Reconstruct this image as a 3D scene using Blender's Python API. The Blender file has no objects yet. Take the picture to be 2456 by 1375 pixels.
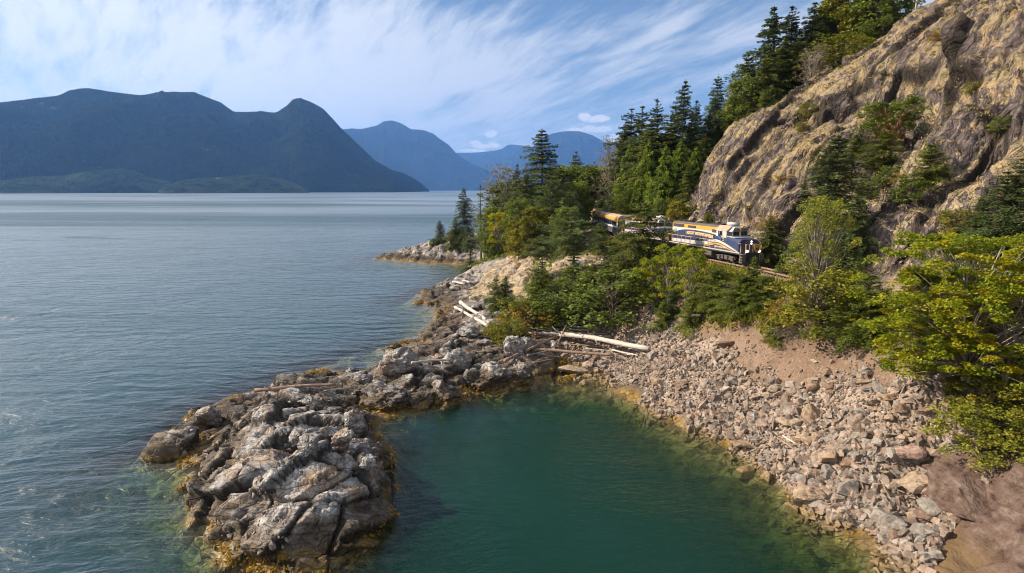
import bpy, bmesh, math, random
import numpy as np
from mathutils import Vector, Matrix, Euler
from mathutils.bvhtree import BVHTree

SC = bpy.context.scene
COL = SC.collection
RAD = math.radians
rng = np.random.default_rng(11)
random.seed(11)

# ------------------------------------------------------------------ camera
F_PX, CX, CY = 1364.0, 1228.0, 687.5          # focal length and centre in photo pixels
CAM_H, PITCH = 21.0, 9.66
cam_d = bpy.data.cameras.new('camera')
cam = bpy.data.objects.new('camera', cam_d)
COL.objects.link(cam)
cam.location = (0, 0, CAM_H)
cam.rotation_euler = (RAD(90 - PITCH), 0, 0)
cam_d.sensor_width = 36.0
cam_d.lens = 36.0 * F_PX / 2456.0
cam_d.clip_start = 0.5
cam_d.clip_end = 90000
SC.camera = cam
_cp, _sp = math.cos(RAD(PITCH)), math.sin(RAD(PITCH))


def ray(px, py):
    a, b = (px - CX) / F_PX, (CY - py) / F_PX
    return np.array([a, _cp + b * _sp, b * _cp - _sp])


def W(px, py, z):                                # point of the photo at a known height
    d = ray(px, py)
    return np.array([0, 0, CAM_H]) + d * ((z - CAM_H) / d[2])


def D(px, py, t):                                # point of the photo at a known depth
    return np.array([0, 0, CAM_H]) + ray(px, py) * t


# ------------------------------------------------------------------ light and sky
SUN_AZ, SUN_EL = -84.0, 33.0                     # azimuth from +Y towards +X, elevation
SUN_DIR = Vector((math.sin(RAD(SUN_AZ)) * math.cos(RAD(SUN_EL)),
                  math.cos(RAD(SUN_AZ)) * math.cos(RAD(SUN_EL)), math.sin(RAD(SUN_EL))))
sun_d = bpy.data.lights.new('sun', 'SUN')
sun_d.energy = 5.0
sun_d.angle = RAD(0.53)
sun_d.color = (1.0, 0.86, 0.68)
sun = bpy.data.objects.new('sun', sun_d)
COL.objects.link(sun)
sun.rotation_euler = SUN_DIR.to_track_quat('Z', 'Y').to_euler()
sun.location = (-60, 40, 80)

SC.view_settings.view_transform = 'Standard'
SC.view_settings.look = 'None'
SC.view_settings.gamma = 1.0
SC.view_settings.exposure = 0.88
SC.view_settings.use_curve_mapping = False
SC.render.engine = 'CYCLES'
SC.cycles.use_denoising = True
SC.cycles.filter_width = 1.05
SC.cycles.max_bounces = 6
SC.cycles.diffuse_bounces = 3
SC.cycles.glossy_bounces = 3
SC.cycles.transmission_bounces = 3
SC.cycles.volume_bounces = 1
SC.cycles.transparent_max_bounces = 8
SC.cycles.sample_clamp_indirect = 4.0
SC.cycles.caustics_reflective = False
SC.cycles.caustics_refractive = False


# ------------------------------------------------------------------ small node language
class N:
    """nodes of one tree; sockets or numbers go in, sockets come out"""
    def __init__(s, tree):
        s.t = tree

    def node(s, kind, **kw):
        n = s.t.nodes.new(kind)
        for k, v in kw.items():
            setattr(n, k, v)
        return n

    def put(s, sock, v):
        if isinstance(v, bpy.types.NodeSocket):
            s.t.links.new(v, sock)
        elif v is not None:
            if hasattr(sock, 'default_value'):
                try:
                    sock.default_value = v
                except Exception:
                    sock.default_value = tuple(v) + (1.0,)

    def m(s, op, a, b=None, c=None, clamp=False):
        n = s.node('ShaderNodeMath', operation=op, use_clamp=clamp)
        s.put(n.inputs[0], a)
        if b is not None: s.put(n.inputs[1], b)
        if c is not None: s.put(n.inputs[2], c)
        return n.outputs[0]

    def vm(s, op, a, b=None, scale=None):
        n = s.node('ShaderNodeVectorMath', operation=op)
        s.put(n.inputs[0], a)
        if b is not None: s.put(n.inputs[1], b)
        if scale is not None: s.put(n.inputs['Scale'], scale)
        return n.outputs[1] if op in ('DOT_PRODUCT', 'LENGTH') else n.outputs[0]

    def mix(s, f, a, b, blend='MIX'):
        n = s.node('ShaderNodeMix', data_type='RGBA', blend_type=blend)
        s.put(n.inputs[0], f)
        for i, v in ((6, a), (7, b)):
            if isinstance(v, (tuple, list)) and len(v) == 3: v = tuple(v) + (1.0,)
            s.put(n.inputs[i], v)
        return n.outputs[2]

    def sep(s, v):
        n = s.node('ShaderNodeSeparateXYZ'); s.put(n.inputs[0], v); return n.outputs

    def comb(s, x, y, z):
        n = s.node('ShaderNodeCombineXYZ')
        for i, v in enumerate((x, y, z)): s.put(n.inputs[i], v)
        return n.outputs[0]

    def noise(s, v, scale, detail=4, rough=0.55, dist=0.0, col=False):
        n = s.node('ShaderNodeTexNoise')
        s.put(n.inputs['Vector'], v); s.put(n.inputs['Scale'], scale)
        s.put(n.inputs['Detail'], detail); s.put(n.inputs['Roughness'], rough); s.put(n.inputs['Distortion'], dist)
        return n.outputs[1 if col else 0]

    def voro(s, v, scale, feature='F1', out=0, rnd=1.0):
        n = s.node('ShaderNodeTexVoronoi', feature=feature)
        s.put(n.inputs['Vector'], v); s.put(n.inputs['Scale'], scale); s.put(n.inputs['Randomness'], rnd)
        return n.outputs[out]

    def facet(s, v, scale):
        """height of a broken face: every cell is one tilted plane"""
        k = s.node('ShaderNodeTexVoronoi', feature='F1')
        s.put(k.inputs['Vector'], v); s.put(k.inputs['Scale'], scale)
        d_ = s.vm('SUBTRACT', v, k.outputs['Position'])
        c_ = s.vm('SUBTRACT', k.outputs['Color'], (0.5, 0.5, 0.5))
        return s.vm('DOT_PRODUCT', d_, c_)

    def map(s, v, loc=(0, 0, 0), rot=(0, 0, 0), scale=(1, 1, 1)):
        n = s.node('ShaderNodeMapping')
        s.put(n.inputs[0], v); s.put(n.inputs[1], loc); s.put(n.inputs[2], rot); s.put(n.inputs[3], scale)
        return n.outputs[0]

    def rng(s, v, a, b, lo=0.0, hi=1.0, smooth=True):
        n = s.node('ShaderNodeMapRange', interpolation_type='SMOOTHSTEP' if smooth else 'LINEAR')
        s.put(n.inputs[0], v); s.put(n.inputs[1], a); s.put(n.inputs[2], b); s.put(n.inputs[3], lo); s.put(n.inputs[4], hi)
        return n.outputs[0]

    def ramp(s, f, stops):
        n = s.node('ShaderNodeValToRGB')
        s.put(n.inputs[0], f)
        cr = n.color_ramp
        while len(cr.elements) < len(stops): cr.elements.new(0.5)
        for e, (p, c) in zip(cr.elements, stops):
            e.position = p; e.color = tuple(c) + (1.0,)
        return n.outputs[0]

    def attr(s, name, out=2):
        n = s.node('ShaderNodeAttribute', attribute_name=name); return n.outputs[out]

    def pos(s):
        return s.node('ShaderNodeNewGeometry').outputs['Position']

    def obj(s):
        return s.node('ShaderNodeTexCoord').outputs['Object']

    def rand(s):
        return s.node('ShaderNodeObjectInfo').outputs['Random']

    def bump(s, h, strength=0.5, dist=0.1, normal=None):
        n = s.node('ShaderNodeBump')
        s.put(n.inputs['Strength'], strength); s.put(n.inputs['Distance'], dist); s.put(n.inputs['Height'], h)
        if normal is not None: s.put(n.inputs['Normal'], normal)
        return n.outputs[0]


MATS = {}


def material(name, build=None, color=None, rough=0.7, metal=0.0, spec=0.3, bump=None, emit=None, coat=0.0):
    """principled material; build(n, bsdf) wires the nodes"""
    if name in MATS: return MATS[name]
    m = bpy.data.materials.new(name)
    m.use_nodes = True
    t = m.node_tree
    b = t.nodes['Principled BSDF']
    n = N(t)
    b.inputs['Roughness'].default_value = rough
    b.inputs['Metallic'].default_value = metal
    b.inputs['Specular IOR Level'].default_value = spec
    b.inputs['Coat Weight'].default_value = coat
    if color is not None:
        v = n.noise(n.obj(), 2.3, 5, 0.6)
        c = n.mix(n.rng(v, 0.3, 0.75), tuple(x * 0.82 for x in color), tuple(min(1, x * 1.1) for x in color))
        n.put(b.inputs['Base Color'], c)
    if bump:
        n.put(b.inputs['Normal'], n.bump(n.noise(n.obj(), bump[0], 5, 0.6), bump[1], bump[2]))
    if emit:
        b.inputs['Emission Color'].default_value = tuple(emit[0]) + (1,)
        b.inputs['Emission Strength'].default_value = emit[1]
    if build: build(n, b)
    MATS[name] = m
    return m


# ------------------------------------------------------------------ world
world = bpy.data.worlds.new('World')
SC.world = world
world.use_nodes = True
wt = world.node_tree
wt.nodes.clear()
n = N(wt)
w_out = n.node('ShaderNodeOutputWorld')
sky = n.node('ShaderNodeTexSky', sky_type='NISHITA')
sky.sun_disc = False
sky.sun_elevation = RAD(SUN_EL)
sky.sun_rotation = RAD(SUN_AZ)
sky.altitude = 20
sky.air_density = 1.0
sky.dust_density = 0.3
sky.ozone_density = 2.5
bg1 = n.node('ShaderNodeBackground')
wt.links.new(sky.outputs[0], bg1.inputs[0])
bg1.inputs[1].default_value = 0.062
d = n.node('ShaderNodeTexCoord').outputs['Generated']
dx, dy, dz = n.sep(d)
el = n.m('MAXIMUM', dz, 0.0)
inv = n.m('DIVIDE', 1.0, n.m('ADD', el, 0.22))
cu, cv = n.m('MULTIPLY', dx, inv), n.m('MULTIPLY', dy, inv)
cp = n.comb(cu, cv, 0.0)
warp = n.noise(cp, 0.9, 3, 0.5, col=True)
cpw = n.vm('ADD', cp, n.vm('SCALE', n.vm('SUBTRACT', warp, (0.5, 0.5, 0.5)), scale=0.35))
s1 = n.noise(n.map(n.map(cpw, rot=(0, 0, RAD(48))), (1.3, 0.4, 0), scale=(0.60, 1.9, 1)), 1.25, 10, 0.64, 0.0)
s2 = n.noise(n.map(n.map(cpw, rot=(0, 0, RAD(58))), (5.1, 2.4, 0), scale=(0.8, 3.4, 1)), 2.6, 10, 0.68, 0.0)
s3 = n.noise(n.map(cp, (2.2, 7.7, 0)), 0.55, 2, 0.5)
az = n.m('ARCTAN2', dx, dy)
elev = n.m('ARCSINE', dz)
# cloud cover: thick over the far shore on the left, thinner overhead and to the right
left = n.rng(az, 0.10, -0.62)
low = n.rng(elev, 0.30, 0.02)
cover = n.m('ADD', n.m('MULTIPLY', left, 0.24), n.m('MULTIPLY', low, 0.30))
cen = lambda v, k: n.m('MULTIPLY', n.m('SUBTRACT', v, 0.5), k)
amt = n.m('ADD', n.m('ADD', n.m('ADD', 0.54, cen(s1, 2.1)), cen(s2, 1.8)), n.m('ADD', cen(s3, 1.1), cover))


def gapmask(a0, e0, ra, re, w):                  # soft opening or thickening of the cirrus
    q = n.m('ADD', n.m('POWER', n.m('DIVIDE', n.m('SUBTRACT', az, a0), ra), 2.0),
            n.m('POWER', n.m('DIVIDE', n.m('SUBTRACT', elev, e0), re), 2.0))
    return n.m('MULTIPLY', n.m('EXPONENT', n.m('MULTIPLY', q, -1.0)), w)


for g in [(0.33, 0.16, 0.17, 0.05, -0.55), (-0.08, 0.315, 0.16, 0.045, -0.50), (0.25, 0.33, 0.12, 0.05, -0.25), (0.36, 0.235, 0.22, 0.03, 0.16),
          (0.05, 0.20, 0.16, 0.05, 0.05), (0.12, 0.30, 0.10, 0.05, -0.12), (-0.15, 0.21, 0.14, 0.05, 0.12), (-0.33, 0.20, 0.30, 0.08, 0.06),
          (-0.5, 0.27, 0.10, 0.03, -0.25)]:
    amt = n.m('ADD', amt, gapmask(*g))
cirrus = n.rng(amt, 0.16, 1.02, 0.0, 0.97)
# small cumulus low over the far end of the inlet
puff = n.noise(n.comb(n.m('MULTIPLY', az, 26.0), n.m('MULTIPLY', elev, 42.0), 0.0), 1.0, 6, 0.62)
cum = None
for a0, y0, ra, re in [(-0.037, 0.094, 0.010, 0.0065), (-0.050, 0.073, 0.018, 0.0035), (-0.030, 0.075, 0.012, 0.005),
                       (-0.072, 0.066, 0.022, 0.0025), (0.122, 0.122, 0.013, 0.0065), (0.148, 0.117, 0.018, 0.0055),
                       (0.105, 0.098, 0.014, 0.0050), (0.155, 0.100, 0.015, 0.0050), (0.131, 0.101, 0.012, 0.0040),
                       (0.178, 0.084, 0.020, 0.0085), (-0.062, 0.079, 0.009, 0.003)]:
    q = n.m('ADD', n.m('POWER', n.m('DIVIDE', n.m('SUBTRACT', az, a0), ra), 2.0),
            n.m('POWER', n.m('DIVIDE', n.m('SUBTRACT', elev, y0), re), 2.0))
    g = n.m('EXPONENT', n.m('MULTIPLY', q, -0.8))
    cum = g if cum is None else n.m('MAXIMUM', cum, g)
cumf = n.rng(n.m('ADD', cum, n.m('MULTIPLY', n.m('SUBTRACT', puff, 0.5), 1.9)), 0.34, 0.60)
cumf = n.m('MULTIPLY', cumf, n.rng(cum, 0.05, 0.25))
bg2 = n.node('ShaderNodeBackground')
n.put(bg2.inputs[0], n.mix(left, (0.87, 0.91, 0.98), (0.95, 0.97, 1.0)))
n.put(bg2.inputs[1], n.m('ADD', 0.48, n.m('MULTIPLY', left, 0.12)))
bg3 = n.node('ShaderNodeBackground')
bg3.inputs[0].default_value = (1.0, 0.97, 0.93, 1)
bg3.inputs[1].default_value = 0.60
mx = n.node('ShaderNodeMixShader')
n.put(mx.inputs[0], n.m('MULTIPLY', cirrus, n.rng(dz, -0.02, 0.02)))
wt.links.new(bg1.outputs[0], mx.inputs[1]); wt.links.new(bg2.outputs[0], mx.inputs[2])
mx2 = n.node('ShaderNodeMixShader')
n.put(mx2.inputs[0], n.m('MULTIPLY', cumf, 0.97))
wt.links.new(mx.outputs[0], mx2.inputs[1]); wt.links.new(bg3.outputs[0], mx2.inputs[2])
wt.links.new(mx2.outputs[0], w_out.inputs[0])

# ------------------------------------------------------------------ numpy noise
def _hash(ix, iy, iz, seed):
    h = (ix.astype(np.int64) * 374761393 + iy.astype(np.int64) * 668265263 + iz.astype(np.int64) * 2147483647 + seed * 974711) & 0xFFFFFFFF
    h = ((h ^ (h >> 13)) * 1274126177) & 0xFFFFFFFF
    h = ((h ^ (h >> 15)) * 2246822519) & 0xFFFFFFFF
    return (h ^ (h >> 16)) & 0xFFFFFFFF


_G = np.array([[1, 1, 0], [-1, 1, 0], [1, -1, 0], [-1, -1, 0], [1, 0, 1], [-1, 0, 1], [1, 0, -1], [-1, 0, -1],
               [0, 1, 1], [0, -1, 1], [0, 1, -1], [0, -1, -1]], float)


def perlin(p, seed=0):
    i = np.floor(p).astype(np.int64)
    f = p - i
    u = f * f * f * (f * (f * 6 - 15) + 10)
    r = 0
    for dx in (0, 1):
        wx = u[:, 0] if dx else 1 - u[:, 0]
        for dy in (0, 1):
            wy = u[:, 1] if dy else 1 - u[:, 1]
            for dz in (0, 1):
                wz = u[:, 2] if dz else 1 - u[:, 2]
                g = _G[_hash(i[:, 0] + dx, i[:, 1] + dy, i[:, 2] + dz, seed) % 12]
                r = r + wx * wy * wz * (g[:, 0] * (f[:, 0] - dx) + g[:, 1] * (f[:, 1] - dy) + g[:, 2] * (f[:, 2] - dz))
    return r


def fbm(p, octaves=4, seed=0, gain=0.5, ridged=False):
    a, s, r = 1.0, 1.0, 0
    for o in range(octaves):
        v = perlin(p * s + o * 17.3, seed + o)
        r = r + a * ((1 - 2 * np.abs(v)) - 0.5 if ridged else v)
        a *= gain; s *= 2.03
    return r


def blocks(p, seed=0, tilt=0.7):
    """fractured rock: every cell is a tilted facet; returns offset and crack distance"""
    i = np.floor(p).astype(np.int64)
    n_ = len(p)
    d1 = np.full(n_, 9.0); d2 = np.full(n_, 9.0)
    c1 = np.zeros((n_, 3)); h1 = np.zeros(n_, np.int64)
    for dx in (-1, 0, 1):
        for dy in (-1, 0, 1):
            for dz in (-1, 0, 1):
                c = i + np.array([dx, dy, dz])
                h = _hash(c[:, 0], c[:, 1], c[:, 2], seed)
                q = np.stack([(h & 1023) / 1023.0, ((h >> 10) & 1023) / 1023.0, ((h >> 20) & 1023) / 1023.0], 1) * 0.9 + 0.05 + c
                dd = ((p - q) ** 2).sum(1)
                m = dd < d1
                d2 = np.where(m, d1, np.minimum(d2, dd))
                d1 = np.where(m, dd, d1)
                c1[m] = q[m]; h1[m] = h[m]
    h = _hash(h1, h1 >> 7, h1 >> 3, seed + 5)
    g = np.stack([(h & 1023) / 511.5 - 1, ((h >> 10) & 1023) / 511.5 - 1, ((h >> 20) & 1023) / 511.5 - 1], 1)
    off = ((p - c1) * g).sum(1) * tilt + ((h >> 5) & 255) / 255.0 - 0.5
    return off, np.sqrt(d2) - np.sqrt(d1)


def sstep(x, a, b):
    t = np.clip((x - a) / (b - a), 0, 1)
    return t * t * (3 - 2 * t)


# ------------------------------------------------------------------ object helpers
def mesh_np(name, v, f, mat=None, smooth=True, attrs=None):
    """v (n,3), f (m,3 or 4) arrays or list of such -> mesh data"""
    me = bpy.data.meshes.new(name)
    fs = f if isinstance(f, list) else [f]
    fs = [np.asarray(x, np.int32) for x in fs if len(x)]
    v = np.asarray(v, np.float32)
    me.vertices.add(len(v)); me.vertices.foreach_set('co', v.ravel())
    nl = sum(x.size for x in fs); npoly = sum(len(x) for x in fs)
    me.loops.add(nl); me.polygons.add(npoly)
    me.loops.foreach_set('vertex_index', np.concatenate([x.ravel() for x in fs]))
    tot = np.concatenate([np.full(len(x), x.shape[1], np.int32) for x in fs])
    start = np.concatenate([[0], np.cumsum(tot)[:-1]]).astype(np.int32)
    me.polygons.foreach_set('loop_start', start)
    me.polygons.foreach_set('loop_total', tot)
    me.update(calc_edges=True)
    me.polygons.foreach_set('use_smooth', np.full(npoly, bool(smooth)))
    if attrs:
        for k, a in attrs.items():
            at = me.attributes.new(k, 'FLOAT', 'POINT')
            at.data.foreach_set('value', np.asarray(a, np.float32))
    if mat: me.materials.append(mat)
    me.update()
    return me


def link(name, data=None, parent=None, loc=None, rot=None, scale=None):
    o = bpy.data.objects.new(name, data)
    COL.objects.link(o)
    if parent is not None: o.parent = parent
    if loc is not None: o.location = tuple(loc)
    if rot is not None: o.rotation_euler = rot
    if scale is not None: o.scale = scale if hasattr(scale, '__len__') else (scale,) * 3
    return o


def tag(o, label=None, cat=None, group=None, kind=None):
    if label: o['label'] = label
    if cat: o['category'] = cat
    if group: o['group'] = group
    if kind: o['kind'] = kind
    return o


def copy_thing(o, parent=None):
    c = o.copy(); COL.objects.link(c)
    if parent is not None: c.parent = parent
    for ch in KIDS.get(o.name, []):
        KIDS.setdefault(c.name, []).append(copy_thing(ch, c))
    return c


KIDS = {}


def kid(name, data, parent, **kw):
    o = link(name, data, parent, **kw)
    KIDS.setdefault(parent.name, []).append(o)
    return o


class MB:
    """collects boxes, tubes and polygons in plain lists, then one mesh"""
    def __init__(s):
        s.v, s.f = [], []

    def add(s, v, f):
        k = len(s.v); s.v += [tuple(x) for x in v]; s.f += [tuple(i + k for i in q) for q in f]; return s

    def box(s, x0, x1, y0, y1, z0, z1):
        v = [(x0, y0, z0), (x1, y0, z0), (x1, y1, z0), (x0, y1, z0), (x0, y0, z1), (x1, y0, z1), (x1, y1, z1), (x0, y1, z1)]
        return s.add(v, [(0, 3, 2, 1), (4, 5, 6, 7), (0, 1, 5, 4), (1, 2, 6, 5), (2, 3, 7, 6), (3, 0, 4, 7)])

    def prism(s, prof, a0, a1, axis='x'):
        """closed outline prof (u,w) swept from a0 to a1 along the axis"""
        mk = {'x': lambda a, u, w: (a, u, w), 'y': lambda a, u, w: (u, a, w), 'z': lambda a, u, w: (u, w, a)}[axis]
        k = len(prof)
        v = [mk(a0, u, w) for u, w in prof] + [mk(a1, u, w) for u, w in prof]
        f = [tuple(range(k))[::-1], tuple(range(k, 2 * k))] + [(i, (i + 1) % k, k + (i + 1) % k, k + i) for i in range(k)]
        return s.add(v, f)

    def tube(s, pts, r, sides=8, caps=True):
        pts = [Vector(p) for p in pts]
        rs = r if hasattr(r, '__len__') else [r] * len(pts)
        base = len(s.v)
        for i, p in enumerate(pts):
            t = (pts[min(i + 1, len(pts) - 1)] - pts[max(i - 1, 0)]).normalized()
            a = t.orthogonal().normalized() if abs(t.z) > 0.9 else Vector((0, 0, 1)).cross(t).normalized()
            b = t.cross(a)
            for k in range(sides):
                w = 2 * math.pi * k / sides
                s.v.append(tuple(p + (a * math.cos(w) + b * math.sin(w)) * rs[i]))
        for i in range(len(pts) - 1):
            for k in range(sides):
                k2 = (k + 1) % sides
                s.f.append((base + i * sides + k, base + i * sides + k2, base + (i + 1) * sides + k2, base + (i + 1) * sides + k))
        if caps:
            s.f.append(tuple(base + k for k in range(sides))[::-1])
            s.f.append(tuple(base + (len(pts) - 1) * sides + k for k in range(sides)))
        return s

    def mesh(s, name, mat, bevel=0, smooth=False):
        me = bpy.data.meshes.new(name)
        me.from_pydata(s.v, [], s.f)
        bm = bmesh.new(); bm.from_mesh(me)
        bmesh.ops.recalc_face_normals(bm, faces=bm.faces)
        if bevel:
            bmesh.ops.bevel(bm, geom=[e for e in bm.edges if e.calc_face_angle(0) > 0.5], offset=bevel, segments=2, affect='EDGES', clamp_overlap=True)
        for fc in bm.faces: fc.smooth = smooth
        bm.to_mesh(me); bm.free()
        me.materials.append(mat)
        return me

# ------------------------------------------------------------------ the land: control points
TRACK = np.array([(37.5, 8), (36.2, 20), (34.4, 36), (31.6, 52), (28.8, 66.9), (24.3, 85.4), (21.0, 106), (20.2, 130),
                  (22.5, 155), (30.5, 185), (45, 212)], float)


def catmull(P, k=24):
    P = np.asarray(P, float); out = []
    Q = np.vstack([2 * P[0] - P[1], P, 2 * P[-1] - P[-2]])
    for i in range(1, len(Q) - 2):
        for t in np.linspace(0, 1, k, endpoint=False):
            out.append(0.5 * ((2 * Q[i]) + (-Q[i - 1] + Q[i + 1]) * t + (2 * Q[i - 1] - 5 * Q[i] + 4 * Q[i + 1] - Q[i + 2]) * t * t
                              + (-Q[i - 1] + 3 * Q[i] - 3 * Q[i + 1] + Q[i + 2]) * t ** 3))
    out.append(P[-1])
    return np.array(out)


TP = catmull(TRACK)


def track_x(y):
    return np.interp(y, TP[:, 1], TP[:, 0])


CP = []                                            # x, y, z, type


def cp(p, k): CP.append((p[0], p[1], p[2], k))


# waterline of the cove, the neck and the islet
for px, py in [(2150, 1375), (1950, 1230), (1880, 1160), (1800, 1095), (1700, 1040), (1570, 990), (1480, 915), (1440, 897)]:
    cp(W(px, py, 0), 't')
for px, py in [(1350, 882), (1290, 915), (1230, 932), (1150, 947), (1100, 962), (1060, 975), (960, 992), (885, 985), (905, 1040), (945, 1110),
               (960, 1170), (940, 1230), (900, 1290), (850, 1345), (780, 1400), (680, 1420), (580, 1400), (520, 1340), (455, 1260), (458, 1170), (452, 1115), (385, 1117), (345, 1108),
               (395, 1050), (450, 1010)]:
    cp(W(px, py, 0), 'r')
for px, py in [(480, 985), (560, 962), (640, 935), (700, 905), (790, 872), (850, 855), (920, 838), (985, 812), (1030, 775), (1058, 738), (990, 728), (1000, 705), (1040, 690),
               (1105, 672), (1128, 655), (1115, 643), (1040, 642), (960, 638), (898, 621)]:
    cp(W(px, py, 0), 'r')
for p in [(-9.5, 146, 0), (-42, 180, 0), (-32, 187, 0), (-14, 198, 0), (-4, 225, 0), (18, 262, 0), (40, 300, 0)]: cp(p, 'r')
# heights on the islet
for px, py, z in [(600, 1000, 2.2), (640, 960, 2.0), (700, 955, 2.6), (780, 985, 3.0), (850, 1000, 2.2), (650, 1060, 3.3), (740, 1080, 3.6), (850, 1100, 3.3),
                  (905, 1170, 1.6), (560, 1090, 2.3), (500, 1180, 1.2), (500, 1130, 1.0), (600, 1160, 3.0), (700, 1180, 3.3), (800, 1200, 2.6), (650, 1260, 1.8),
                  (550, 1260, 1.2), (750, 1280, 1.3), (660, 1340, .6), (870, 1240, .9), (430, 1035, 1.4), (480, 1000, 1.7), (400, 1075, .9),
                  (520, 1040, .2), (490, 1085, .3), (750, 930, 1.2), (820, 950, 1.2)]:
    cp(W(px, py, z), 'r')
# the neck of boulders between islet and shore
for px, py, z in [(850, 900, 1.5), (950, 880, 1.7), (900, 945, 1.1), (1040, 905, 1.7), (1000, 850, 1.3), (1120, 870, 2.0), (1110, 815, 1.4), (1210, 850, 1.9), (1180, 800, 1.4),
                  (1070, 790, 1.0), (1260, 860, 1.4), (1090, 760, 1.3)]:
    cp(W(px, py, z), 'r')
# rocks of the headland and its golden slope
for px, py, z in [(1060, 705, 1.3), (1100, 700, 1.8), (1100, 740, 1.7), (1150, 760, 2.6), (1120, 690, 2.2)]: cp(W(px, py, z), 'r')
for px, py, z in [(1150, 685, 3.0), (1200, 650, 6.0), (1235, 628, 8.0), (1275, 606, 9.6), (1200, 690, 4.2), (1260, 660, 6.6), (1330, 640, 8.6),
                  (1400, 620, 10.3), (1250, 730, 3.4), (1330, 720, 4.6)]:
    cp(W(px, py, z), 'g')
for px, py, z in [(1290, 770, 2.2), (1400, 740, 4.6), (1440, 715, 5.6), (1380, 770, 2.4), (1440, 780, 1.8)]: cp(W(px, py, z), 'r')
for px, py, z in [(1330, 840, .9), (1400, 830, 1.1), (1480, 835, 1.3), (1420, 865, .5), (1500, 870, .8)]: cp(W(px, py, z), 't')
for p in [(10, 96, 10.6), (10, 112, 11.4), (3, 118, 10.5), (-2, 128, 8), (8, 140, 11), (-4, 140, 3.5), (-3, 160, 6), (5, 165, 9.5), (10, 190, 10), (2, 205, 5), (18, 215, 12), (30, 240, 14)]:
    cp(p, 'f')
for p in [(-8, 168, 7.2), (-16, 172, 6.6), (-25, 176, 5.4), (-33, 177, 3.2), (-38.5, 177, 1.5), (-20, 168, 4.2), (-10, 164, 4.2), (-30, 171, 2.2), (-25, 168, 2.2)]: cp(p, 'r')
# railway bench, talus below it, cliff above it
for y in list(range(8, 62, 7)) + list(range(62, 215, 12)):
    xt = float(track_x(y))
    cp((xt - 2.6, y, 11.25), 'b'); cp((xt + 2.6, y, 11.4), 'b')
WL = np.array([(28.5, 21.4), (34.5, 19.8), (41, 18.4), (46.8, 17.2), (51.6, 13.6), (57, 11.8), (62.7, 10.1), (68, 7.5), (75, 9.5)])
for y in (36, 42, 48, 54, 60, 66, 72):
    x0 = float(np.interp(y, WL[:, 0], WL[:, 1])); x1 = float(track_x(y)) - 4.6
    for fr in (0.25, 0.5, 0.75):
        z = 10.9 * fr ** 1.22
        cp((x0 + (x1 - x0) * fr, y, z), 't' if fr < 0.6 or y < 46 else 'd')
    cp((x1, y, 10.9), 'd')
for px, py, z in [(2456, 1110, 6.0), (2400, 1160, 4.2), (2330, 1230, 2.4), (2290, 1320, 1.2), (2400, 1220, 3.9), (2456, 1320, 3.2), (2330, 1375, .7), (2400, 1375, 1.8)]: cp(W(px, py, z), 'p')
for px, py, z in [(2350, 1120, 4.6), (2300, 1160, 3.0), (2250, 1200, 2.1), (2220, 1250, 1.2), (2200, 1310, .6), (2400, 1080, 6.3), (2200, 1120, 3.2), (2300, 1050, 5.4)]: cp(W(px, py, z), 't')
for p in [(31, 27, 9.0), (28, 20, 5.5), (22, 18, 0.3), (34, 14, 9.5)]: cp(p, 'p')
for y in (12, 24, 36, 48, 60, 72, 84, 96):
    xf = float(track_x(y)) + 5.0
    cp((xf, y, 12.0), 'c')
    for dxx, dz_ in ((5, 6.5), (12, 13.5), (22, 22), (34, 31), (48, 41), (66, 52), (90, 64)):
        X, Z = xf + dxx, 12 + dz_
        if y > 80 and dxx > 6 + (100 - y) * 3: continue
        if X > 30 + (128 - y) * 1.9: continue
        cp((X, y, Z), 'c')
RIDGE = [D(1683, 450, 96), D(1690, 400, 99), D(1704, 335, 104), D(1745, 290, 106), D(1790, 272, 108), D(1835, 268, 109), D(1880, 232, 110), D(1950, 172, 114),
         D(2020, 120, 117), D(2100, 62, 119), D(2200, 22, 120), D(2290, -20, 121), D(2420, -80, 123)]
for i_, r_ in enumerate(RIDGE): cp(r_ - np.array([0, 0, 1.4 if i_ < 7 else 1.4 + 1.05 * (i_ - 6)]), 'c')
for x, y, z in [(33, 108, 14), (36, 116, 17), (44, 122, 26), (54, 128, 31), (64, 134, 34), (78, 142, 41), (95, 146, 48), (120, 150, 58),
                (30, 122, 13.5), (38, 130, 19), (34, 146, 16), (46, 142, 25), (44, 165, 22), (60, 160, 34), (80, 170, 42), (60, 200, 30), (110, 180, 60)]:
    cp((x, y, z), 'f')
# relief of the cliff: lower hump at the right and the gully behind it
for px, py, t in [(2300, 520, 51.5), (2380, 440, 56), (2200, 560, 54), (2120, 560, 57), (2440, 560, 44)]: cp(D(px, py, t), 'c')
for px, py, t in [(2060, 520, 72), (2150, 460, 73), (2230, 420, 75), (2180, 345, 84), (2100, 390, 84)]: cp(D(px, py, t), 'c')
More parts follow.
